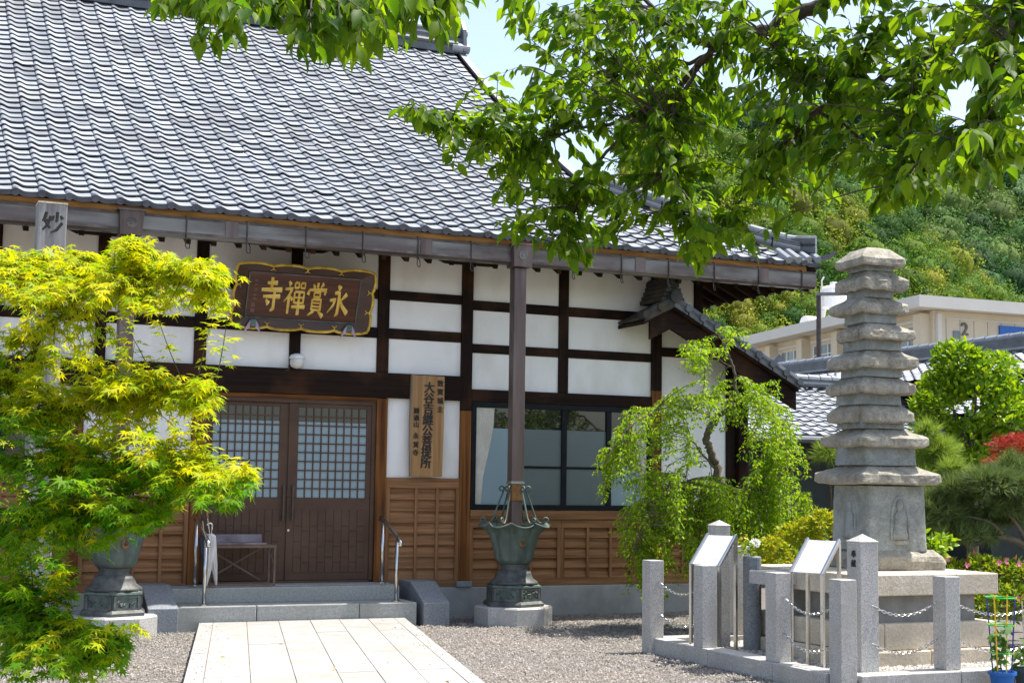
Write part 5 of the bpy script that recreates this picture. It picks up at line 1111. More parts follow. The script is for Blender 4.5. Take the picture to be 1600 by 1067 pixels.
# ------------------------------------------------------------------ school building behind
sc = thing('school_building', 'cream concrete school building with flat roof and large numeral on its wall', 'building', (62, 75, 0))
A0, A1, B1 = Vector((60.2, 70.9, 0)), Vector((64.9, 98.9, 0)), Vector((86, 70.4, 0))
def wall_frame(o, e): d = (e - o).normalized(); nrm = Vector((d.y, -d.x, 0)); return d, nrm
dl, nl = wall_frame(A0, A1); nl = -nl if nl.x > 0 else nl; dr, nr = wall_frame(A0, B1); nr = -nr if nr.y > 0 else nr
LW, RW = (A1 - A0).length, (B1 - A0).length
def quad_box(o, d, nrm, u0, u1, z0, z1, w0, w1): # box on a wall: along d, out along nrm
    return MB().extrude([o + d * u0 + nrm * w0 + Vector((0, 0, z0)), o + d * u1 + nrm * w0 + Vector((0, 0, z0)), o + d * u1 + nrm * w0 + Vector((0, 0, z1)), o + d * u0 + nrm * w0 + Vector((0, 0, z1))], nrm * (w1 - w0))
Q = A1 + dr * RW
MB().extrude([A0, B1, B1 + dl * LW, A1], (0, 0, 12.82)).build('wall', M['school'], sc)
MB().extrude([A0 - dl * 0.9 - dr * 1.6 + Vector((0, 0, 12.84)), B1 - dl * 0.9 + Vector((0, 0, 12.84)), B1 + dl * LW + Vector((0, 0, 12.84)), A1 - dr * 1.6 + Vector((0, 0, 12.84))], (0, 0, 0.74)).build('roof', M['school_trim'], sc)
for u in np.arange(0.3, LW, 5.6):
    quad_box(A0, dl, nl, u, u + 0.9, 0, 12.6, 0.001, 0.7).build('pilaster', M['school'], sc)
for i, u in enumerate(np.arange(1.6, LW - 3, 5.6)):
    for fl in (7.4, 10.6):
        w_ = quad_box(A0, dl, nl, u, u + 3.6, fl, fl + 1.35, 0.002, 0.05).build('window', M['school_glass'], sc)
        for v_ in (0, 1.2, 2.4, 3.5): quad_box(A0, dl, nl, u + v_, u + v_ + 0.1, fl, fl + 1.35, 0.051, 0.12).build('frame', M['white'], w_)
        quad_box(A0, dl, nl, u, u + 3.6, fl + 0.65, fl + 0.72, 0.051, 0.11).build('frame', M['white'], w_)
        quad_box(A0, dl, nl, u, u + 3.6, fl - 0.9, fl - 0.1, 0.3, 0.36).build('railing', M['white'], w_)
    quad_box(A0, dl, nl, u - 0.4, u + 4.0, 12.2, 12.4, 0.002, 0.12).build('lintel_band', M['school_trim'], sc)
quad_box(A0, dr, nr, 0.2, 0.5, 0, 12.6, 0.002, 0.25).build('rain_pipe', M['school_trim'], sc)
quad_box(A0, dr, nr, 1.0, RW, 12.33, 12.40, 0.002, 0.04).build('string_course', M['school_trim'], sc)
for u in np.arange(1.0, 20, 1.1): quad_box(A0, dr, nr, u, u + 0.04, 0, 12.3, 0.002, 0.012).build('panel_joint', M['pedestal_dark'], sc)
quad_box(A0, dr, nr, 1.55, 2.05, 11.1, 11.6, 0.013, 0.06).build('window', M['school_glass'], sc)
bp = quad_box(A0, dr, nr, 5.2, 9.0, 10.6, 12.12, 0.02, 0.12).build('blue_sign', M['blue'], sc)
num = A0 + dr * 2.45 + nr * 0.05 + Vector((0, 0, 11.78)); glyphs('numeral', M['numeral'], [('2', 1.15, num, dr, (0, 0, 1))], sc, 0.03)
# water tanks on its roof
wt = thing('water_tower', 'white water tank on legs above the school roof', 'water tank', at(1302, 500, 108))
c = at(1303, 470, 108); z0 = c.z - 0.55
MB().lathe((c.x, c.y, z0), [(1.0, 0), (1.0, 1.45), (0.85, 1.6), (0.3, 1.72), (0.28, 1.95), (0.0, 2.0)], 24).build('tank', M['white'], wt)
for k in range(4): MB().tube([(c.x + 0.7 * math.cos(k * 1.57 + .6), c.y + 0.7 * math.sin(k * 1.57 + .6), z0), (c.x + 1.05 * math.cos(k * 1.57 + .6), c.y + 1.05 * math.sin(k * 1.57 + .6), 13.5)], 0.13, 8).build('leg', M['white'], wt)
MB().tube([(c.x - 1.1, c.y, 13.5), (c.x - 1.1, c.y, z0 + 2.0), (c.x - 0.9, c.y, z0 + 2.3)], 0.06, 6).build('ladder', M['school_trim'], wt)
ht_ = thing('heating_tank', 'white lying tank with dark open end on the school roof', 'tank', at(1267, 505, 112)); c = at(1272, 507, 110)
MB().tube([c + Vector((-0.9, 0, 0)), c + Vector((0.7, 0, 0))], [0.62, 0.62], 20).build('body', M['white'], ht_); MB().tube([c + Vector((0.5, -0.45, -0.02)), c + Vector((0.56, -0.68, -0.02))], [0.5, 0.5], 20).build('end_cap', M['interior'], ht_)
MB().box(c.x - 1.2, c.x + 1, c.y - 0.5, c.y + 0.5, 13.5, c.z - 0.5).build('cradle', M['school_trim'], ht_)
# lamp post in front of the school
c = at(1279, 470, 45); slp = thing('street_lamp', 'dark street lamp pole in front of the school', 'street lamp', (c.x, c.y, 0)); zt = at(1279, 460, 45).z
MB().tube([(c.x, c.y, G - 0.1), (c.x, c.y, zt)], [0.10, 0.075], 10).build('pole', M['iron'], slp)
MB().beam((c.x - 0.1, c.y, zt), Vector((c.x, c.y, zt + 0.02)) + RIGHT * 0.8, 0.16, 0.09).build('lamp_head', M['grey_pipe'], slp)

# ------------------------------------------------------------------ neighbouring tiled house
hs_ = thing('tiled_house', 'low neighbouring house with pale grey tiled roofs behind the pagoda', 'house', (16.5, 21, 0))
MB().box(13.6, 19.2, 20.75, 27.0, G, 2.45).build('wall', M['housewall'], hs_)
MB().box(15.2, 23.5, 13.6, 16.7, G, 2.6).build('wall', M['housewall'], hs_)
# wing A: ridge runs away from the camera, slope faces left
xa, za, xe_, ze = 19.0, 4.06, 14.45, 2.62; y0, y1 = 13.0, 27.6
MB().box(17.7, 23.5, 16.7, 27.0, G, 2.9).build('wall', M['housewall'], hs_)
xm = 17.1; zm = ze + (za - ze) * (xm - xe_) / (xa - xe_)
ra = MB().extrude([(xa, y0, za - 0.03), (xm, y0, zm - 0.03), (xm, y0, zm - 0.12), (xa, y0, za - 0.12)], (0, y1 - y0, 0)).build('roof', M['dark_d'], hs_)
MB().extrude([(xm, y0, zm - 0.03), (xe_, y0, ze - 0.03), (xe_, y0, ze - 0.12), (xm, y0, zm - 0.12)], (0, 4.0, 0)).build('roof', M['dark_d'], hs_)
MB().extrude([(xa, y0, za - 0.03), (2 * xa - xe_, y0, ze - 0.03), (2 * xa - xe_, y0, ze - 0.12), (xa, y0, za - 0.12)], (0, y1 - y0, 0)).build('back_slope', M['tile_dark'], hs_)
def tile_slope(roof_o, o, across, up, nw, nr_, nsingle, key):
    ac, u_ = Vector(across).normalized(), Vector(up).normalized(); ms = []
    for r in range(nr_):
        for c_ in range(nw):
            p = Vector(o) + ac * (c_ * TW) + u_ * (r * TE)
            if key(p): ms.append((r, slope_frame(p + Vector((0, 0, rnd.uniform(-.002, .002))), ac, u_)))
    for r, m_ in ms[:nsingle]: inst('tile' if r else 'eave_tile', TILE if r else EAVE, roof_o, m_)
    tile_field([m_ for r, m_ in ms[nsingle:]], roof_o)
uA = Vector((xa - xe_, 0, za - ze)); nA = int(uA.length / TE)
tile_slope(ra, (xe_, y1, ze), (0, -1, 0), uA, int((y1 - y0) / TW), nA, 0, lambda p: p.y > 13.4 and (p.x > xm - 0.05 or p.y < 17.2))
# wing B in front: slope faces the yard
yb0, zb0, yb1, zb1 = 19.9, 2.40, 22.0, 3.38; xb0, xb1 = 13.1, 19.6
rb_ = MB().extrude([(xb0, yb0, zb0 - 0.03), (xb0, yb1, zb1 - 0.03), (xb0, yb1, zb1 - 0.13), (xb0, yb0, zb0 - 0.13)], (xb1 - xb0, 0, 0)).build('roof', M['dark_d'], hs_)
uB = Vector((0, yb1 - yb0, zb1 - zb0))
tile_slope(rb_, (xb0, yb0, zb0), (1, 0, 0), uB, int((xb1 - xb0) / TW), int(uB.length / TE), 240, lambda p: True)
MB().add([(xb0, yb1, zb1 - 0.1), (xb1, yb1, zb1 - 0.1), (xb1, 24, 2.6), (xb0, 24, 2.6)], [(0, 1, 2, 3)]).build('back_slope', M['tile_dark'], hs_)
for dz, wd, mm in ((0.03, 0.17, 'tile_dark'), (0.075, 0.16, 'tile'), (0.12, 0.14, 'tile_dark')): MB().box(xb0, xb1, yb1 - wd, yb1 + wd, zb1 + dz - 0.022, zb1 + dz + 0.02).build('ridge_course', M[mm], hs_)
x = xb0
while x < xb1: MB().tube([(x, yb1, zb1 + 0.17), (x + 0.25, yb1, zb1 + 0.165)], [0.08, 0.074], 10).build('ridge_cap', M['tile'], hs_); x += 0.262
for dz, wd, mm in ((0.04, 0.19, 'tile'), (0.085, 0.17, 'tile_dark'), (0.13, 0.165, 'tile_dark'), (0.175, 0.16, 'tile_dark'), (0.22, 0.155, 'tile_dark')): MB().box(xa - wd, xa + wd, y0, y1, za + dz - 0.022, za + dz + 0.02).build('ridge_course', M[mm], hs_)
y = y0
while y < y1: MB().tube([(xa, y, za + 0.28), (xa, y + 0.3, za + 0.275)], [0.085, 0.078], 10).build('ridge_cap', M['tile'], hs_); y += 0.315
MB().extrude([(xa - 0.3, y1 + 0.05, za), (xa + 0.3, y1 + 0.05, za), (xa + 0.2, y1 + 0.05, za + 0.35), (xa, y1 + 0.05, za + 0.55), (xa - 0.2, y1 + 0.05, za + 0.35)], (0, 0.1, 0)).build('ridge_end_tile', M['tile_dark'], hs_)
MB().beam((14.0, 19.98, 2.26), (14.0, 20.7, 2.26), 0.25, 0.3).build('rain_hopper', M['grey_pipe'], hs_)
MB().tube([(14.0, 20.1, 2.1), (14.0, 20.15, 1.95), (13.3, 20.35, 1.6), (13.0, 20.4, 1.4), (13.0, 20.4, G)], 0.06, 8).build('rain_pipe', M['grey_pipe'], hs_)
MB().tube([(xb0, 19.84, 2.33), (xb1, 19.84, 2.33)], 0.06, 8).build('gutter', M['grey_pipe'], hs_)

# ------------------------------------------------------------------ foreground cherry tree
ch = thing('cherry_tree', 'leafy cherry tree spreading dark branches across the top right', 'tree', (at(1900, 900, 6.0).x, at(1900, 900, 6.0).y, G))
tb = at(1900, 900, 6.0); tt_ = at(1780, -160, 6.0)
guides = [
 [(1900, 1010, 6.0, .17), (1880, 700, 6.0, .15), (1850, 350, 6.0, .13), (1760, 60, 6.0, .11), (1560, -110, 6.1, .07), (1420, -90, 6.3, .05), (1290, 5, 6.4, .034), (1205, 40, 6.5, .03), (1130, 66, 6.6, .022), (1080, 60, 6.7, .017), (1035, 25, 6.8, .013), (990, -15, 6.9, .009)],
 [(1130, 64, 6.6, .02), (1095, 100, 6.7, .018), (1060, 140, 6.8, .015), (1005, 172, 6.9, .012), (950, 195, 7.1, .009), (890, 205, 7.3, .007), (840, 232, 7.4, .005), (800, 250, 7.4, .003)],
 [(1000, 175, 6.9, .011), (960, 225, 7.0, .009), (925, 265, 7.0, .007), (905, 310, 7.0, .005), (880, 385, 7.0, .003)],
 [(1092, 104, 6.7, .012), (1060, 160, 6.6, .010), (1037, 210, 6.5, .008), (1030, 250, 6.5, .006), (1062, 320, 6.6, .004), (1095, 385, 6.6, .0025)],
 [(1115, 80, 6.6, .012), (1070, 100, 6.9, .010), (1020, 98, 7.1, .008), (950, 112, 7.3, .006), (880, 120, 7.5, .004), (830, 105, 7.6, .003)],
 [(1760, 60, 6.0, .06), (1620, 40, 5.9, .036), (1500, 62, 6.0, .028), (1400, 112, 6.1, .021), (1330, 150, 6.2, .017), (1275, 175, 6.3, .013), (1240, 215, 6.4, .010), (1200, 258, 6.5, .008), (1150, 325, 6.6, .005), (1110, 385, 6.7, .003)],
 [(1278, 174, 6.3, .009), (1330, 205, 6.2, .007), (1378, 258, 6.1, .005), (1402, 305, 6.1, .003)],
 [(1560, -110, 6.1, .04), (1250, -120, 5.6, .026), (900, -90, 5.0, .014), (700, -55, 4.8, .010), (560, -25, 4.7, .007), (420, -25, 4.6, .005), (300, -8, 4.5, .003)],
 [(890, 206, 7.3, .006), (800, 222, 7.2, .005), (700, 196, 7.1, .0035), (625, 172, 7.0, .002)],
 [(1760, 60, 6.0, .05), (1680, -40, 5.2, .03), (1600, 20, 4.9, .018), (1555, 90, 4.8, .011), (1535, 170, 4.8, .007), (1515, 250, 4.8, .004)],
 [(1500, 62, 6.0, .016), (1450, 140, 5.7, .011), (1420, 210, 5.6, .007), (1440, 290, 5.6, .004)],
 [(1205, 40, 6.5, .014), (1215, 75, 6.3, .010), (1250, 110, 6.2, .007), (1290, 118, 6.1, .005), (1345, 105, 6.0, .003)],
]
blobs = [ # px, py, rx, ry, depth, twigs
 (250, 2, 38, 22, 4.5, 5), (335, 35, 38, 35, 4.5, 8), (410, 8, 50, 28, 4.6, 7), (490, 45, 40, 45, 4.6, 10), (560, 45, 45, 50, 4.7, 11), (640, 25, 50, 40, 4.7, 9), (700, 30, 28, 40, 4.8, 6), (520, -10, 200, 22, 4.7, 14),
 (785, 30, 28, 18, 6.0, 4), (780, 110, 22, 12, 7.0, 2), (640, 172, 35, 14, 7.0, 6), (710, 195, 50, 30, 7.1, 11), (780, 178, 40, 30, 7.2, 9), (735, 245, 35, 18, 7.1, 4), (815, 245, 55, 45, 7.3, 14), (790, 300, 25, 22, 7.2, 4), (850, 165, 50, 45, 7.4, 12),
 (870, 310, 50, 50, 7.0, 14), (895, 375, 38, 38, 6.9, 12), (930, 340, 30, 40, 6.9, 6), (800, 350, 18, 18, 7.0, 3), (960, 280, 55, 55, 6.9, 15), (930, 70, 75, 60, 7.0, 20), (860, 40, 55, 40, 6.6, 12), (900, 130, 60, 45, 7.3, 13),
 (1010, 40, 70, 50, 6.8, 16), (1000, 130, 75, 55, 6.9, 18), (1000, 215, 70, 45, 6.8, 15), (1085, 190, 65, 70, 6.6, 19), (1060, 270, 60, 55, 6.6, 14), (1050, 345, 35, 28, 6.6, 5), (1095, 375, 30, 42, 6.5, 10), (1130, 330, 38, 38, 6.6, 8),
 (1110, 30, 50, 40, 6.5, 10), (1160, 130, 60, 60, 6.4, 14), (1190, 220, 60, 60, 6.4, 14), (1190, 300, 48, 40, 6.5, 9), (1180, 370, 22, 22, 6.5, 3), (1240, 60, 60, 60, 6.2, 12), (1270, 150, 60, 50, 6.2, 12), (1270, 250, 42, 50, 6.3, 9), (1285, 300, 22, 22, 6.3, 2),
 (1330, 40, 60, 50, 6.0, 12), (1350, 110, 60, 40, 6.0, 10), (1350, 190, 60, 50, 6.0, 11), (1385, 265, 48, 40, 5.8, 10), (1370, 315, 28, 22, 5.9, 4), (1440, 40, 70, 50, 5.7, 13), (1440, 130, 60, 50, 5.6, 12), (1450, 215, 55, 50, 5.5, 12), (1450, 285, 35, 28, 5.6, 6),
 (1535, 30, 70, 50, 5.1, 13), (1530, 110, 45, 40, 4.9, 8), (1545, 190, 45, 45, 4.8, 10), (1535, 262, 36, 36, 4.8, 8), (1590, 120, 25, 50, 4.7, 6), (1592, 235, 22, 45, 4.7, 6), (1660, 120, 50, 150, 4.8, 10), (1300, -30, 350, 25, 6.0, 30), (950, -30, 200, 22, 6.0, 14),
 (1400, -140, 200, 70, 5.8, 16), (1580, -120, 160, 90, 5.2, 20), (1750, -60, 120, 160, 5.4, 20), (1650, -330, 220, 120, 5.8, 18),  # unseen foliage above the frame, added to shade the right side
]
make_tree(ch, guides, blobs, M['cherry_leaf'], M['bark'], CHERRY, 0.082, 11, 'hang', 21, singles=300, twig_r=0.002, span=0.27, spread=0.3, dens=1.5)

# ------------------------------------------------------------------ yellow-green maple at the left
mt = thing('maple_tree', 'bright yellow green maple in the left foreground hiding the left urn', 'tree', (at(-160, 1150, 6.3).x, at(-160, 1150, 6.3).y, G))
guides = [
 [(-170, 1190, 6.3, .07), (-140, 980, 6.2, .06), (-100, 780, 6.1, .05), (-50, 660, 6.0, .034), (0, 606, 6.0, .022), (40, 572, 6.0, .016), (66, 520, 6.0, .013), (86, 470, 6.0, .010), (104, 440, 6.0, .007), (130, 400, 6.0, .004)],
 [(66, 520, 6.0, .010), (95, 494, 5.9, .008), (127, 466, 5.8, .006), (190, 440, 5.7, .005), (260, 430, 5.7, .003), (330, 430, 5.7, .002)],
 [(-50, 660, 6.0, .026), (20, 650, 5.8, .017), (100, 640, 5.7, .012), (190, 620, 5.6, .008), (270, 610, 5.5, .005), (330, 625, 5.5, .003)],
 [(-100, 780, 6.1, .03), (-20, 735, 5.8, .02), (70, 720, 5.6, .014), (160, 735, 5.5, .010), (250, 735, 5.4, .006), (330, 745, 5.4, .004), (395, 748, 5.4, .002)],
 [(-100, 790, 6.1, .026), (0, 810, 5.7, .015), (90, 800, 5.5, .010), (180, 800, 5.4, .006), (260, 800, 5.4, .004)],
 [(-130, 960, 6.2, .03), (-40, 940, 5.6, .016), (40, 950, 5.3, .010), (120, 985, 5.2, .006), (190, 1000, 5.2, .003)],
 [(86, 470, 6.0, .008), (60, 440, 6.1, .006), (20, 410, 6.2, .004), (-20, 390, 6.2, .003)],
 [(127, 466, 5.8, .005), (180, 420, 5.8, .004), (215, 380, 5.8, .002)],
]
blobs = [
 (20, 418, 45, 25, 6.1, 12), (105, 408, 32, 18, 6.0, 8), (40, 455, 60, 28, 6.0, 15), (130, 425, 60, 28, 5.9, 14), (205, 385, 28, 18, 5.8, 6), (240, 420, 50, 22, 5.7, 12), (310, 425, 45, 20, 5.7, 10), (348, 432, 22, 12, 5.7, 4), (335, 485, 28, 12, 5.7, 5),
 (160, 470, 55, 20, 5.8, 9), (250, 478, 50, 18, 5.7, 8), (20, 530, 35, 22, 6.0, 6), (190, 530, 30, 14, 5.7, 2), (110, 560, 60, 20, 5.7, 8), (40, 600, 60, 28, 5.8, 13), (210, 590, 60, 20, 5.6, 11), (290, 605, 40, 18, 5.5, 8), (120, 620, 80, 25, 5.6, 15), (230, 640, 60, 18, 5.5, 9), (300, 645, 30, 12, 5.5, 5),
 (50, 670, 70, 30, 5.7, 15), (160, 680, 80, 28, 5.5, 17), (250, 705, 60, 25, 5.4, 13), (330, 730, 50, 20, 5.4, 10), (385, 745, 18, 8, 5.4, 2), (60, 740, 80, 30, 5.6, 18), (170, 750, 80, 28, 5.4, 18), (280, 775, 60, 22, 5.4, 12), (350, 785, 25, 14, 5.4, 4), (90, 800, 80, 28, 5.5, 17), (200, 815, 60, 20, 5.4, 11), (60, 855, 60, 25, 5.4, 11), (130, 860, 30, 14, 5.4, 4),
 (25, 905, 35, 30, 5.5, 7), (30, 965, 50, 30, 5.3, 10), (90, 1000, 60, 25, 5.2, 12), (150, 1015, 45, 20, 5.2, 8), (200, 1005, 28, 12, 5.2, 3), (40, 1040, 60, 25, 5.2, 12), (120, 1050, 50, 16, 5.2, 8), (-40, 700, 50, 250, 6.0, 20),
]
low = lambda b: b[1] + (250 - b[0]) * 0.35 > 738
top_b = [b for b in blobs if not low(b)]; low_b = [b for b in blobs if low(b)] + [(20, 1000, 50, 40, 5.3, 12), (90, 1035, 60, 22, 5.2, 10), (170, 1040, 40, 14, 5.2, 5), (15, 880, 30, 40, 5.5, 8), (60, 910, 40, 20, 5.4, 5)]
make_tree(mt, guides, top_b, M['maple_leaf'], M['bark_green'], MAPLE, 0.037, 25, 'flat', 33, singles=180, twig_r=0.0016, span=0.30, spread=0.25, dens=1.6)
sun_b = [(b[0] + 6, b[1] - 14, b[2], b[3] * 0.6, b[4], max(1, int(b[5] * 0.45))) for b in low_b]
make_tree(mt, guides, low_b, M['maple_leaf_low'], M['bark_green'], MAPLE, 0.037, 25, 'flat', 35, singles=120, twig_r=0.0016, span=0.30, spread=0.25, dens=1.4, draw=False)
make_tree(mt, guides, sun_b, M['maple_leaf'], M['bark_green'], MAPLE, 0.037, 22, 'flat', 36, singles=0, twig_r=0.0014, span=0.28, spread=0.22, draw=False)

# ------------------------------------------------------------------ weeping tree before the side wing
wp = thing('weeping_tree', 'small weeping tree with hanging bright green foliage before the white wall', 'tree', (at(1132, 968, 16.6).x, at(1132, 968, 16.6).y, G))
WD = 16.6
wg = [
 [(1134, 968, WD, .075), (1136, 870, WD, .065), (1130, 790, WD, .055), (1122, 735, WD, .05), (1108, 700, WD, .045), (1106, 678, WD, .04), (1116, 655, WD, .036), (1136, 640, WD, .03), (1152, 632, WD, .024)],
 [(1136, 640, WD, .024), (1150, 610, WD, .02), (1146, 575, WD, .014), (1134, 545, WD, .010), (1120, 520, WD, .006)],
 [(1116, 655, WD, .02), (1085, 640, WD - .2, .016), (1045, 636, WD - .4, .012), (1000, 655, WD - .6, .009), (965, 690, WD - .7, .006), (945, 725, WD - .8, .004)],
 [(1150, 632, WD, .02), (1175, 625, WD, .015), (1200, 645, WD + .1, .011), (1225, 690, WD + .2, .007), (1240, 740, WD + .2, .004)],
 [(1128, 780, WD, .03), (1090, 755, WD - .3, .02), (1050, 760, WD - .5, .014), (1015, 800, WD - .7, .009), (990, 860, WD - .8, .005)],
 [(1130, 770, WD, .03), (1180, 765, WD - .2, .02), (1220, 775, WD - .2, .013), (1255, 805, WD - .2, .007), (1275, 835, WD - .2, .004)],
 [(1120, 735, WD, .016), (1090, 700, WD - .1, .010), (1070, 660, WD - .2, .006), (1062, 620, WD - .2, .004)],
 [(1146, 575, WD, .008), (1120, 560, WD - .1, .005), (1095, 560, WD - .2, .003)],
]
rg = np.random.default_rng(5); LP, LD, LN, LS = [], [], [], []; sk = []
for gi, g_ in enumerate(wg):
    P, R_ = path_pts(g_); P = [p + rg.normal(0, max(0.008, R_[i] * 0.4), 3) for i, p in enumerate(P)]
    MB().tube(P, R_, 8).build('trunk' if gi == 0 else 'limb', M['bark_grey'], wp, smooth=True)
    if gi: sk += P[2:]
sk = np.array(sk); tw = MB()
wb = [(1100, 540, 42, 12, 14, .25), (1140, 520, 25, 12, 6, .2), (1085, 560, 22, 10, 6, .25), (1070, 620, 38, 20, 16, .45), (1020, 645, 45, 18, 18, .5), (965, 690, 32, 22, 16, .55), (950, 720, 15, 15, 6, .45), (1150, 620, 42, 14, 12, .4), (1200, 640, 32, 18, 16, .55), (1225, 690, 24, 24, 15, .55), (1190, 700, 40, 40, 16, .4), (1065, 690, 35, 30, 10, .4),
      (1030, 755, 50, 30, 30, .55), (1000, 805, 30, 30, 21, .6), (1090, 765, 60, 25, 33, .55), (1160, 770, 60, 30, 39, .5), (1230, 785, 45, 25, 30, .45), (1260, 820, 25, 20, 15, .4), (1060, 830, 50, 35, 30, .5), (1130, 840, 50, 35, 30, .45), (1200, 845, 50, 25, 30, .35), (1010, 880, 30, 20, 13, .4), (1190, 600, 25, 18, 8, .35), (1110, 600, 30, 18, 9, .3), (1060, 790, 60, 30, 16, .4), (1160, 830, 70, 35, 18, .4), (1020, 700, 40, 25, 10, .4), (1200, 740, 40, 30, 12, .4)]
for bx, by, rx, ry, cnt, hang in wb:
    for _ in range(cnt):
        a, r = rg.uniform(0, 6.283), math.sqrt(rg.uniform(0, 1)); e = V3(at(bx + rx * r * math.cos(a), by + ry * r * math.sin(a), WD - 0.3 + rg.normal(0, 0.35)))
        ds = np.linalg.norm(sk - e, axis=1); s_ = sk[rg.choice(np.argsort(ds)[:4])]; mid = (s_ + e) / 2 + np.array([0, 0, 0.15 * np.linalg.norm(e - s_)])
        hl = hang * rg.uniform(0.3, 0.95); outw = unit(np.array([e[0] - s_[0], e[1] - s_[1], 0]) + 1e-3) * 0.35 * hl
        pts = [(1 - t) ** 2 * s_ + 2 * t * (1 - t) * mid + t * t * e for t in np.linspace(0, 1, 6)]; wob = rg.normal(0, 0.02, (8, 3))
        hang_p = [e + outw * t + np.array([0, 0, -hl * t]) + wob[i] * t for i, t in enumerate(np.linspace(0, 1, 8))]
        tw.tube(pts + hang_p[1:], [0.006 - 0.005 * i / 12 for i in range(13)], 4, caps=False)
        line = pts[2:] + hang_p[1:]
        for i in range(len(line) - 1):
            nl_ = int(np.linalg.norm(line[i + 1] - line[i]) / 0.0088) + 1
            for j in range(nl_):
                p = line[i] + (line[i + 1] - line[i]) * rg.uniform(0, 1); h = unit(np.array([*rg.normal(0, 1, 2), 0]))
                LP.append(p + h * rg.uniform(0, 0.055)); LD.append(h * 0.8 + np.array([0, 0, -rg.uniform(0.1, 0.9)])); LN.append(rg.normal(0, 0.45, 3) + np.array([0, 0, 0.9])); LS.append(rg.uniform(0.032, 0.06))
tag(tw.build('twigs', M['bark_grey'], wp), kind='stuff')
V, T = scatter(*SMALL, np.array(LP), np.array(LD), np.array(LN), np.array(LS)); tag(np_obj('foliage', V, T, M['weep_leaf'], wp), kind='stuff')

# ------------------------------------------------------------------ garden behind the pagoda
def bush(name, label, cat, clumps, leafmat, tmpl, size, seed, bark=None, trunk=None, group=None, up=0.6, n_per=1.0, base=None):
    """clumps: (px, py, rx_px, ry_px, depth, leaves) lumpy masses of leaves over short stems"""
    c0 = clumps[0]; b = at(c0[0], c0[1], c0[4]); root = thing(name, label, cat, (b.x, b.y, G) if base is None else base, group); rg = np.random.default_rng(seed); A = [[], [], [], []]
    for px, py, rx, ry, dep, cnt in clumps:
        c = V3(at(px, py, dep)); sx, sz = rx * dep / 2239, ry * dep / 2239; d = unit(rg.normal(0, 1, (int(cnt * n_per), 3))); d[:, 2] = np.where(d[:, 2] < -0.3, -d[:, 2], d[:, 2])
        lump = 1 + 0.16 * np.sin(d[:, 0] * 9 + px) * np.sin(d[:, 2] * 9 + py) + 0.1 * np.sin(d[:, 1] * 13)
        rr = lump * rg.uniform(0.55, 1.05, len(d)) ** 0.6; P = c + d * rr[:, None] * np.array([sx, sx * 0.8, sz])
        A[0].append(P); A[1].append(unit(d + rg.normal(0, 0.6, d.shape) + np.array([0, 0, 0.1]))); A[2].append(unit(d * 0.5 + rg.normal(0, 0.5, d.shape) + np.array([0, 0, up]))); A[3].append(size * rg.uniform(0.65, 1.25, len(d)))
    A = [np.concatenate(q) for q in A]
    V, T = scatter(tmpl[0], tmpl[1], *A); tag(np_obj('foliage', V, T, leafmat, root), kind='stuff')
    if trunk:
        for i, g_ in enumerate(trunk):
            P, R_ = path_pts(g_); MB().tube(P, R_, 7).build('trunk' if i == 0 else 'limb', bark, root, smooth=True)
    return root
def lumps(px, py, rx, ry, dep, n_, leaves, seed, k=0.42):
    r = random.Random(seed); out = [(px, py, rx * 0.7, ry * 0.7, dep, leaves)]
    for i in range(n_):
        a = 2 * math.pi * i / n_ + r.uniform(-.3, .3); q = r.uniform(0.5, 0.85); out.append((px + rx * q * math.cos(a), py + ry * q * math.sin(a), rx * k * r.uniform(.8, 1.2), ry * k * r.uniform(.7, 1.1), dep + r.uniform(-.35, .35), int(leaves * 0.5)))
    return out
bush('round_tree', 'rounded bright green glossy leaved tree right of the pagoda', 'tree', lumps(1522, 645, 88, 92, 18.5, 15, 700, 3, 0.40) + [(1512, 568, 28, 22, 18.5, 150), (1480, 590, 22, 22, 18.4, 120), (1560, 735, 60, 40, 18.2, 420), (1500, 735, 50, 35, 18.2, 350), (1590, 680, 45, 40, 18.4, 300)], M['round_leaf'], ROUND, 0.085, 8, M['bark_grey'], [[(1520, 960, 18.5, .09), (1520, 800, 18.5, .07), (1518, 700, 18.5, .05), (1525, 600, 18.5, .02)], [(1518, 720, 18.5, .04), (1490, 640, 18.5, .02)], [(1520, 720, 18.5, .04), (1560, 650, 18.4, .02)]])
bush('red_maple', 'red leaved lace maple at the right edge behind the dark pine', 'tree', [(1588, 705, 42, 26, 16.6, 520), (1560, 725, 26, 10, 16.4, 180), (1600, 690, 35, 12, 16.8, 220), (1625, 715, 40, 24, 16.8, 300), (1575, 742, 28, 9, 16.4, 140)], M['red_leaf'], LACE, 0.06, 9, M['bark'], [[(1610, 940, 16.6, .05), (1605, 820, 16.6, .035), (1598, 740, 16.6, .02), (1585, 705, 16.6, .01)]], up=1.2)
def needle_tmpl(n_=16, seed=1):
    r = np.random.default_rng(seed); v, t = [], []
    for i in range(n_):
        d = unit(r.normal(0, 0.55, 3) + np.array([1.0, 0, 0])); s_ = unit(np.cross(d, r.normal(0, 1, 3))) * 0.028; b = len(v); l = r.uniform(.75, 1.1)
        v += [s_ * 1.0, -s_ * 1.0, d * l]; t.append((b, b + 1, b + 2))
    return np.array(v), np.array(t)
NEEDLE = needle_tmpl()
bush('pale_pine', 'soft pale green pine bush directly right of the pagoda', 'pine', lumps(1460, 738, 38, 44, 15.5, 10, 150, 12, 0.42) + [(1440, 755, 25, 25, 15.4, 120), (1490, 765, 40, 30, 15.6, 190), (1448, 685, 14, 20, 15.5, 60)], M['pine_light'], NEEDLE, 0.15, 15, M['bark'], [[(1465, 950, 15.5, .05), (1462, 820, 15.5, .04), (1460, 720, 15.5, .015)]], up=0.9)
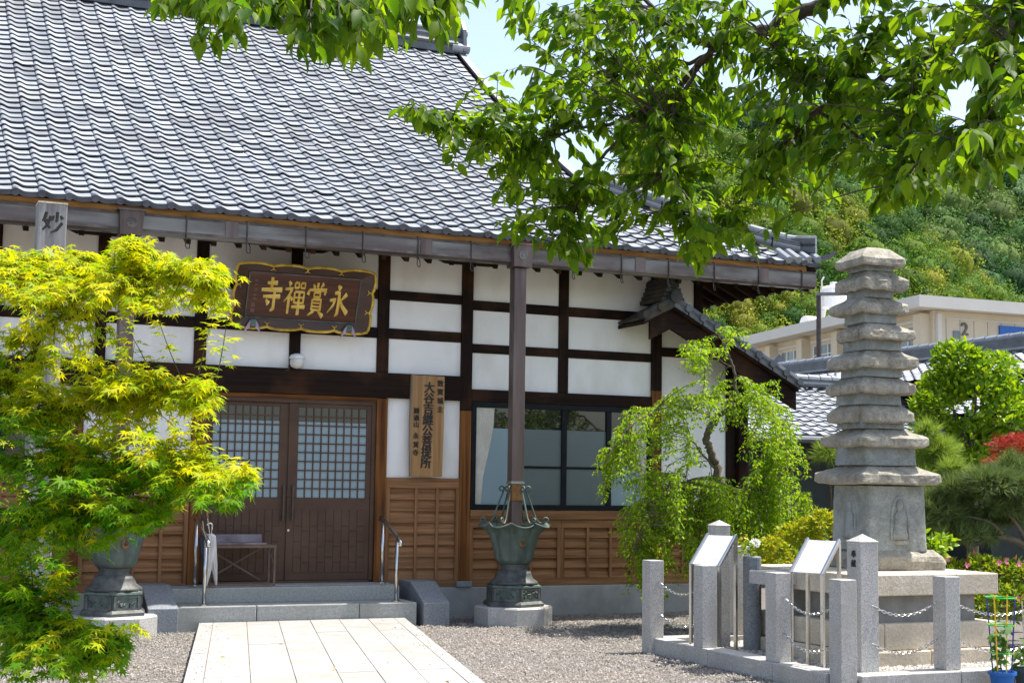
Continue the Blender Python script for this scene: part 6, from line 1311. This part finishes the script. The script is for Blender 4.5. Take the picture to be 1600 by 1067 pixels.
bush('dark_pine', 'dark grey green pine with twisted low branches at the right', 'pine', lumps(1535, 790, 92, 48, 14.8, 16, 260, 13, 0.36) + [(1470, 810, 35, 25, 14.6, 200), (1600, 780, 45, 50, 14.9, 330), (1440, 820, 15, 12, 14.5, 60), (1505, 840, 60, 16, 14.6, 180), (1585, 735, 25, 20, 15, 120)], M['pine_dark'], NEEDLE, 0.14, 16, M['bark_grey'], [[(1640, 960, 14.8, .06), (1620, 870, 14.8, .045), (1570, 840, 14.6, .032), (1520, 850, 14.5, .024), (1475, 840, 14.5, .014), (1450, 825, 14.5, .006)], [(1570, 840, 14.6, .025), (1545, 815, 14.5, .016), (1500, 805, 14.5, .008)], [(1620, 870, 14.8, .03), (1585, 815, 14.6, .02), (1550, 770, 14.6, .009)]], up=0.9)
hedge_c = [(1470 + 32 * i, 905 + 6 * math.sin(i * 2.1), 36, 30, 14.2 + 0.1 * math.sin(i * 3), 560) for i in range(6)] + [(1480 + 34 * i, 960 + 5 * math.cos(i), 38, 38, 13.9, 420) for i in range(6)]
hedge = bush('azalea_hedge', 'clipped yellow green azalea hedge with pink flowers behind the pedestal', 'hedge', hedge_c, M['azalea_leaf'], SMALL, 0.06, 17, up=1.0)
r_ = random.Random(4)
for px, py in ((1476, 868), (1480, 872), (1473, 872), (1572, 876), (1560, 878), (1592, 880), (1545, 905), (1510, 882), (1590, 935)):
    p = at(px, py, 13.75); fl = MB()
    for k in range(5):
        a = k * 1.257 + r_.random(); d = Vector((math.cos(a), -0.4, math.sin(a))); s_ = Vector((-math.sin(a), 0, math.cos(a))); fl.add([p, p + d * .02 + s_ * .014, p + d * .035, p + d * .02 - s_ * .014], [(0, 1, 2, 3)])
    fl.build('flower', M['pink_petal'], hedge)
bush('yellow_shrub', 'low yellow green shrub behind the reading panels', 'shrub', [(1250, 845, 38, 28, 15.2, 900), (1285, 830, 30, 30, 15.0, 700), (1205, 862, 30, 20, 14.9, 450), (1290, 880, 30, 22, 14.8, 400), (1240, 885, 40, 18, 14.8, 420), (1180, 885, 28, 18, 14.8, 300)], M['shrub_leaf'], SMALL, 0.062, 18, up=0.9)
bush('low_shrub', 'leafy low shrub at the foot of the pagoda by the hedge', 'shrub', [(1455, 868, 22, 22, 13.6, 240), (1440, 850, 14, 14, 13.6, 90), (1475, 850, 14, 12, 13.8, 80)], M['round_leaf'], ROUND, 0.075, 19, up=0.9)
bush('fern_tuft', 'small needle tuft beside the house wall left of the pagoda', 'shrub', [(1293, 712, 14, 16, 16, 60)], M['pine_light'], NEEDLE, 0.14, 20, M['bark'], [[(1300, 900, 16, .02), (1298, 780, 16, .015), (1293, 715, 16, .008)]])
# flowers on the round pillar
pc_ = Vector((7.62, 11.55, 0.96)); fb = MB()
for k in range(46):
    d = Vector((r_.gauss(0, 1), r_.gauss(0, 1), r_.gauss(0.2, 1))).normalized(); s_ = d.orthogonal().normalized(); q = d.cross(s_); c = pc_ + Vector((0.02, -0.02, 0.03)) + d * 0.018
    fb.add([c, c + d * .02 + s_ * .018, c + d * .038, c + d * .02 - s_ * .018], [(0, 1, 2, 3)])
fb.build('peony', M['petal'], fp)
rg = np.random.default_rng(9); n_ = 60; P = V3(pc_) + rg.normal(0, 0.04, (n_, 3)) + np.array([-0.06, 0, -0.02]); tag(np_obj('flower_leaves', *scatter(*SMALL, P, rg.normal(0, 1, (n_, 3)), rg.normal(0, .5, (n_, 3)) + np.array([0, 0, 1]), np.full(n_, 0.055)), M['round_leaf'], fp), kind='stuff')
n_ = 26; P = V3(pc_) + rg.normal(0, 0.035, (n_, 3)) + np.array([-0.09, 0, 0.04]); np_obj('yellow_flowers', *scatter(*ROUND, P, rg.normal(0, 1, (n_, 3)), rg.normal(0, .5, (n_, 3)), np.full(n_, 0.035)), M['yellow_petal'], fp)

# ------------------------------------------------------------------ potted plants at the lower right
def pot(c, r, h, m, lab, plant, saucer=None, frame=True):
    t = thing('potted_plant', lab, 'potted plant', c, 'potted vegetables by the kerb')
    cx, cy, cz = c
    MB().lathe((cx, cy, cz + 0.012), [(r * 0.78, 0), (r * 0.95, h * 0.8), (r * 1.08, h * 0.82), (r * 1.08, h), (r * 0.98, h), (r * 0.95, h * 0.85), (0, h * 0.84)], 32).build('pot', m, t)
    if saucer: MB().lathe((cx, cy, cz), [(r * 0.85, 0), (r * 1.15, 0.022), (r * 1.10, 0.024), (r * 0.8, 0.008), (0, 0.008)], 28).build('saucer', saucer, t)
    MB().lathe((cx, cy, cz + h * 0.86), [(r * 0.93, 0), (r * 0.5, 0.008), (0, 0.01)], 20).build('soil', M['soil'], t)
    if frame:
        R_ = r * 1.0
        for k in range(4):
            a = 0.4 + k * math.pi / 2; mm = M['yellow'] if k % 2 == 0 else M['blue_p']
            MB().tube([(cx + R_ * 0.72 * math.cos(a), cy + R_ * 0.72 * math.sin(a), cz + h * 0.7), (cx + R_ * 1.15 * math.cos(a), cy + R_ * 1.15 * math.sin(a), cz + h + 0.62)], 0.006, 7).build('stake', mm, t)
        for z, q in ((0.16, 0.86), (0.38, 1.0), (0.60, 1.14)):
            MB().tube([(cx + R_ * q * math.cos(b), cy + R_ * q * math.sin(b), cz + h + z) for b in np.linspace(0, 6.283, 25)], 0.006, 6, caps=False).build('ring', M['green_p'], t)
            for k in range(4):
                a = 0.4 + k * math.pi / 2; MB().lathe((cx + R_ * q * math.cos(a), cy + R_ * q * math.sin(a), cz + h + z - 0.008), [(0.011, 0), (0.011, 0.016)], 8).build('clip', M['yellow'], t)
    else:
        MB().tube([(cx, cy, cz + h * 0.7), (cx - 0.03, cy, cz + h + 0.55)], 0.006, 6).build('stake', M['steel'], t)
    rg = np.random.default_rng(int(cx * 100)); st_ = [(cx + 0.01, cy, cz + h * 0.85), (cx - 0.03, cy, cz + h + 0.1), (cx + 0.02, cy - 0.01, cz + h + 0.25), (cx - 0.06, cy, cz + h + plant)]
    MB().tube(st_, 0.006, 6).build('stem', M['veg_leaf'], t)
    LV = palmate([(-150, .55), (-100, .75), (-50, .85), (0, 1.0), (50, .85), (100, .75), (150, .55)], 0.62, 0.35); me = np_mesh('leaf', LV[0], LV[1], M['veg_leaf'])
    for k in range(15):
        z = rg.uniform(0.02, plant); a = rg.uniform(0, 6.28); d = np.array([math.cos(a), math.sin(a), -rg.uniform(0.2, 1.0)]); p = np.array([cx - 0.02, cy, cz + h + z]) + np.array([math.cos(a), math.sin(a), 0]) * rg.uniform(0.02, 0.07)
        f_ = frames(d[None], (rg.normal(0, .4, 3) + np.array([math.cos(a) * .5, math.sin(a) * .5, .8]))[None])[0]; s_ = rg.uniform(0.045, 0.085)
        inst('leaf', me, t, Matrix([[*(f_[r2] * s_), p[r2]] for r2 in range(3)] + [[0, 0, 0, 1]]))
pot((8.41, 9.14, -0.075), 0.105, 0.13, M['blue_pot'], 'young vegetable in a blue pot with coloured stakes and green rings', 0.36, M['yellow'])
pot((8.72, 9.20, -0.075), 0.10, 0.14, M['dark_pot'], 'young vegetable in a dark pot with one pale stake', 0.25, None, False)


# ------------------------------------------------------------------ fallen leaves on the yard
rg = np.random.default_rng(77); n_ = 90; P = np.stack([rg.uniform(1.5, 9.5, n_), rg.uniform(9.5, 15.6, n_), np.full(n_, G + 0.014)], 1)
inp = np.array([in_path(x, y) for x, y, z in P]); P[inp, 2] = 0.013; P = P[~((P[:, 0] > 6.9) & (P[:, 1] > 9.2) & (P[:, 1] < 12.5)) & ~(inp & (rg.uniform(0, 1, n_) < 0.7))]; n_ = len(P)
M['dry_leaf'] = leaf_mat('fallen_leaf', (0.16, 0.10, 0.04), (0.30, 0.28, 0.06), 0.2, (1, 1, 1), 0.7)
tag(np_obj('fallen_leaves', *scatter(*SMALL, P, np.concatenate([rg.normal(0, 1, (n_, 2)), rg.normal(0, .1, (n_, 1))], 1), rg.normal(0, .2, (n_, 3)) + np.array([0, 0, 1.0]), rg.uniform(0.03, 0.06, n_)), M['dry_leaf']), 'small dry leaves scattered over gravel and paving', 'leaves', kind='stuff')
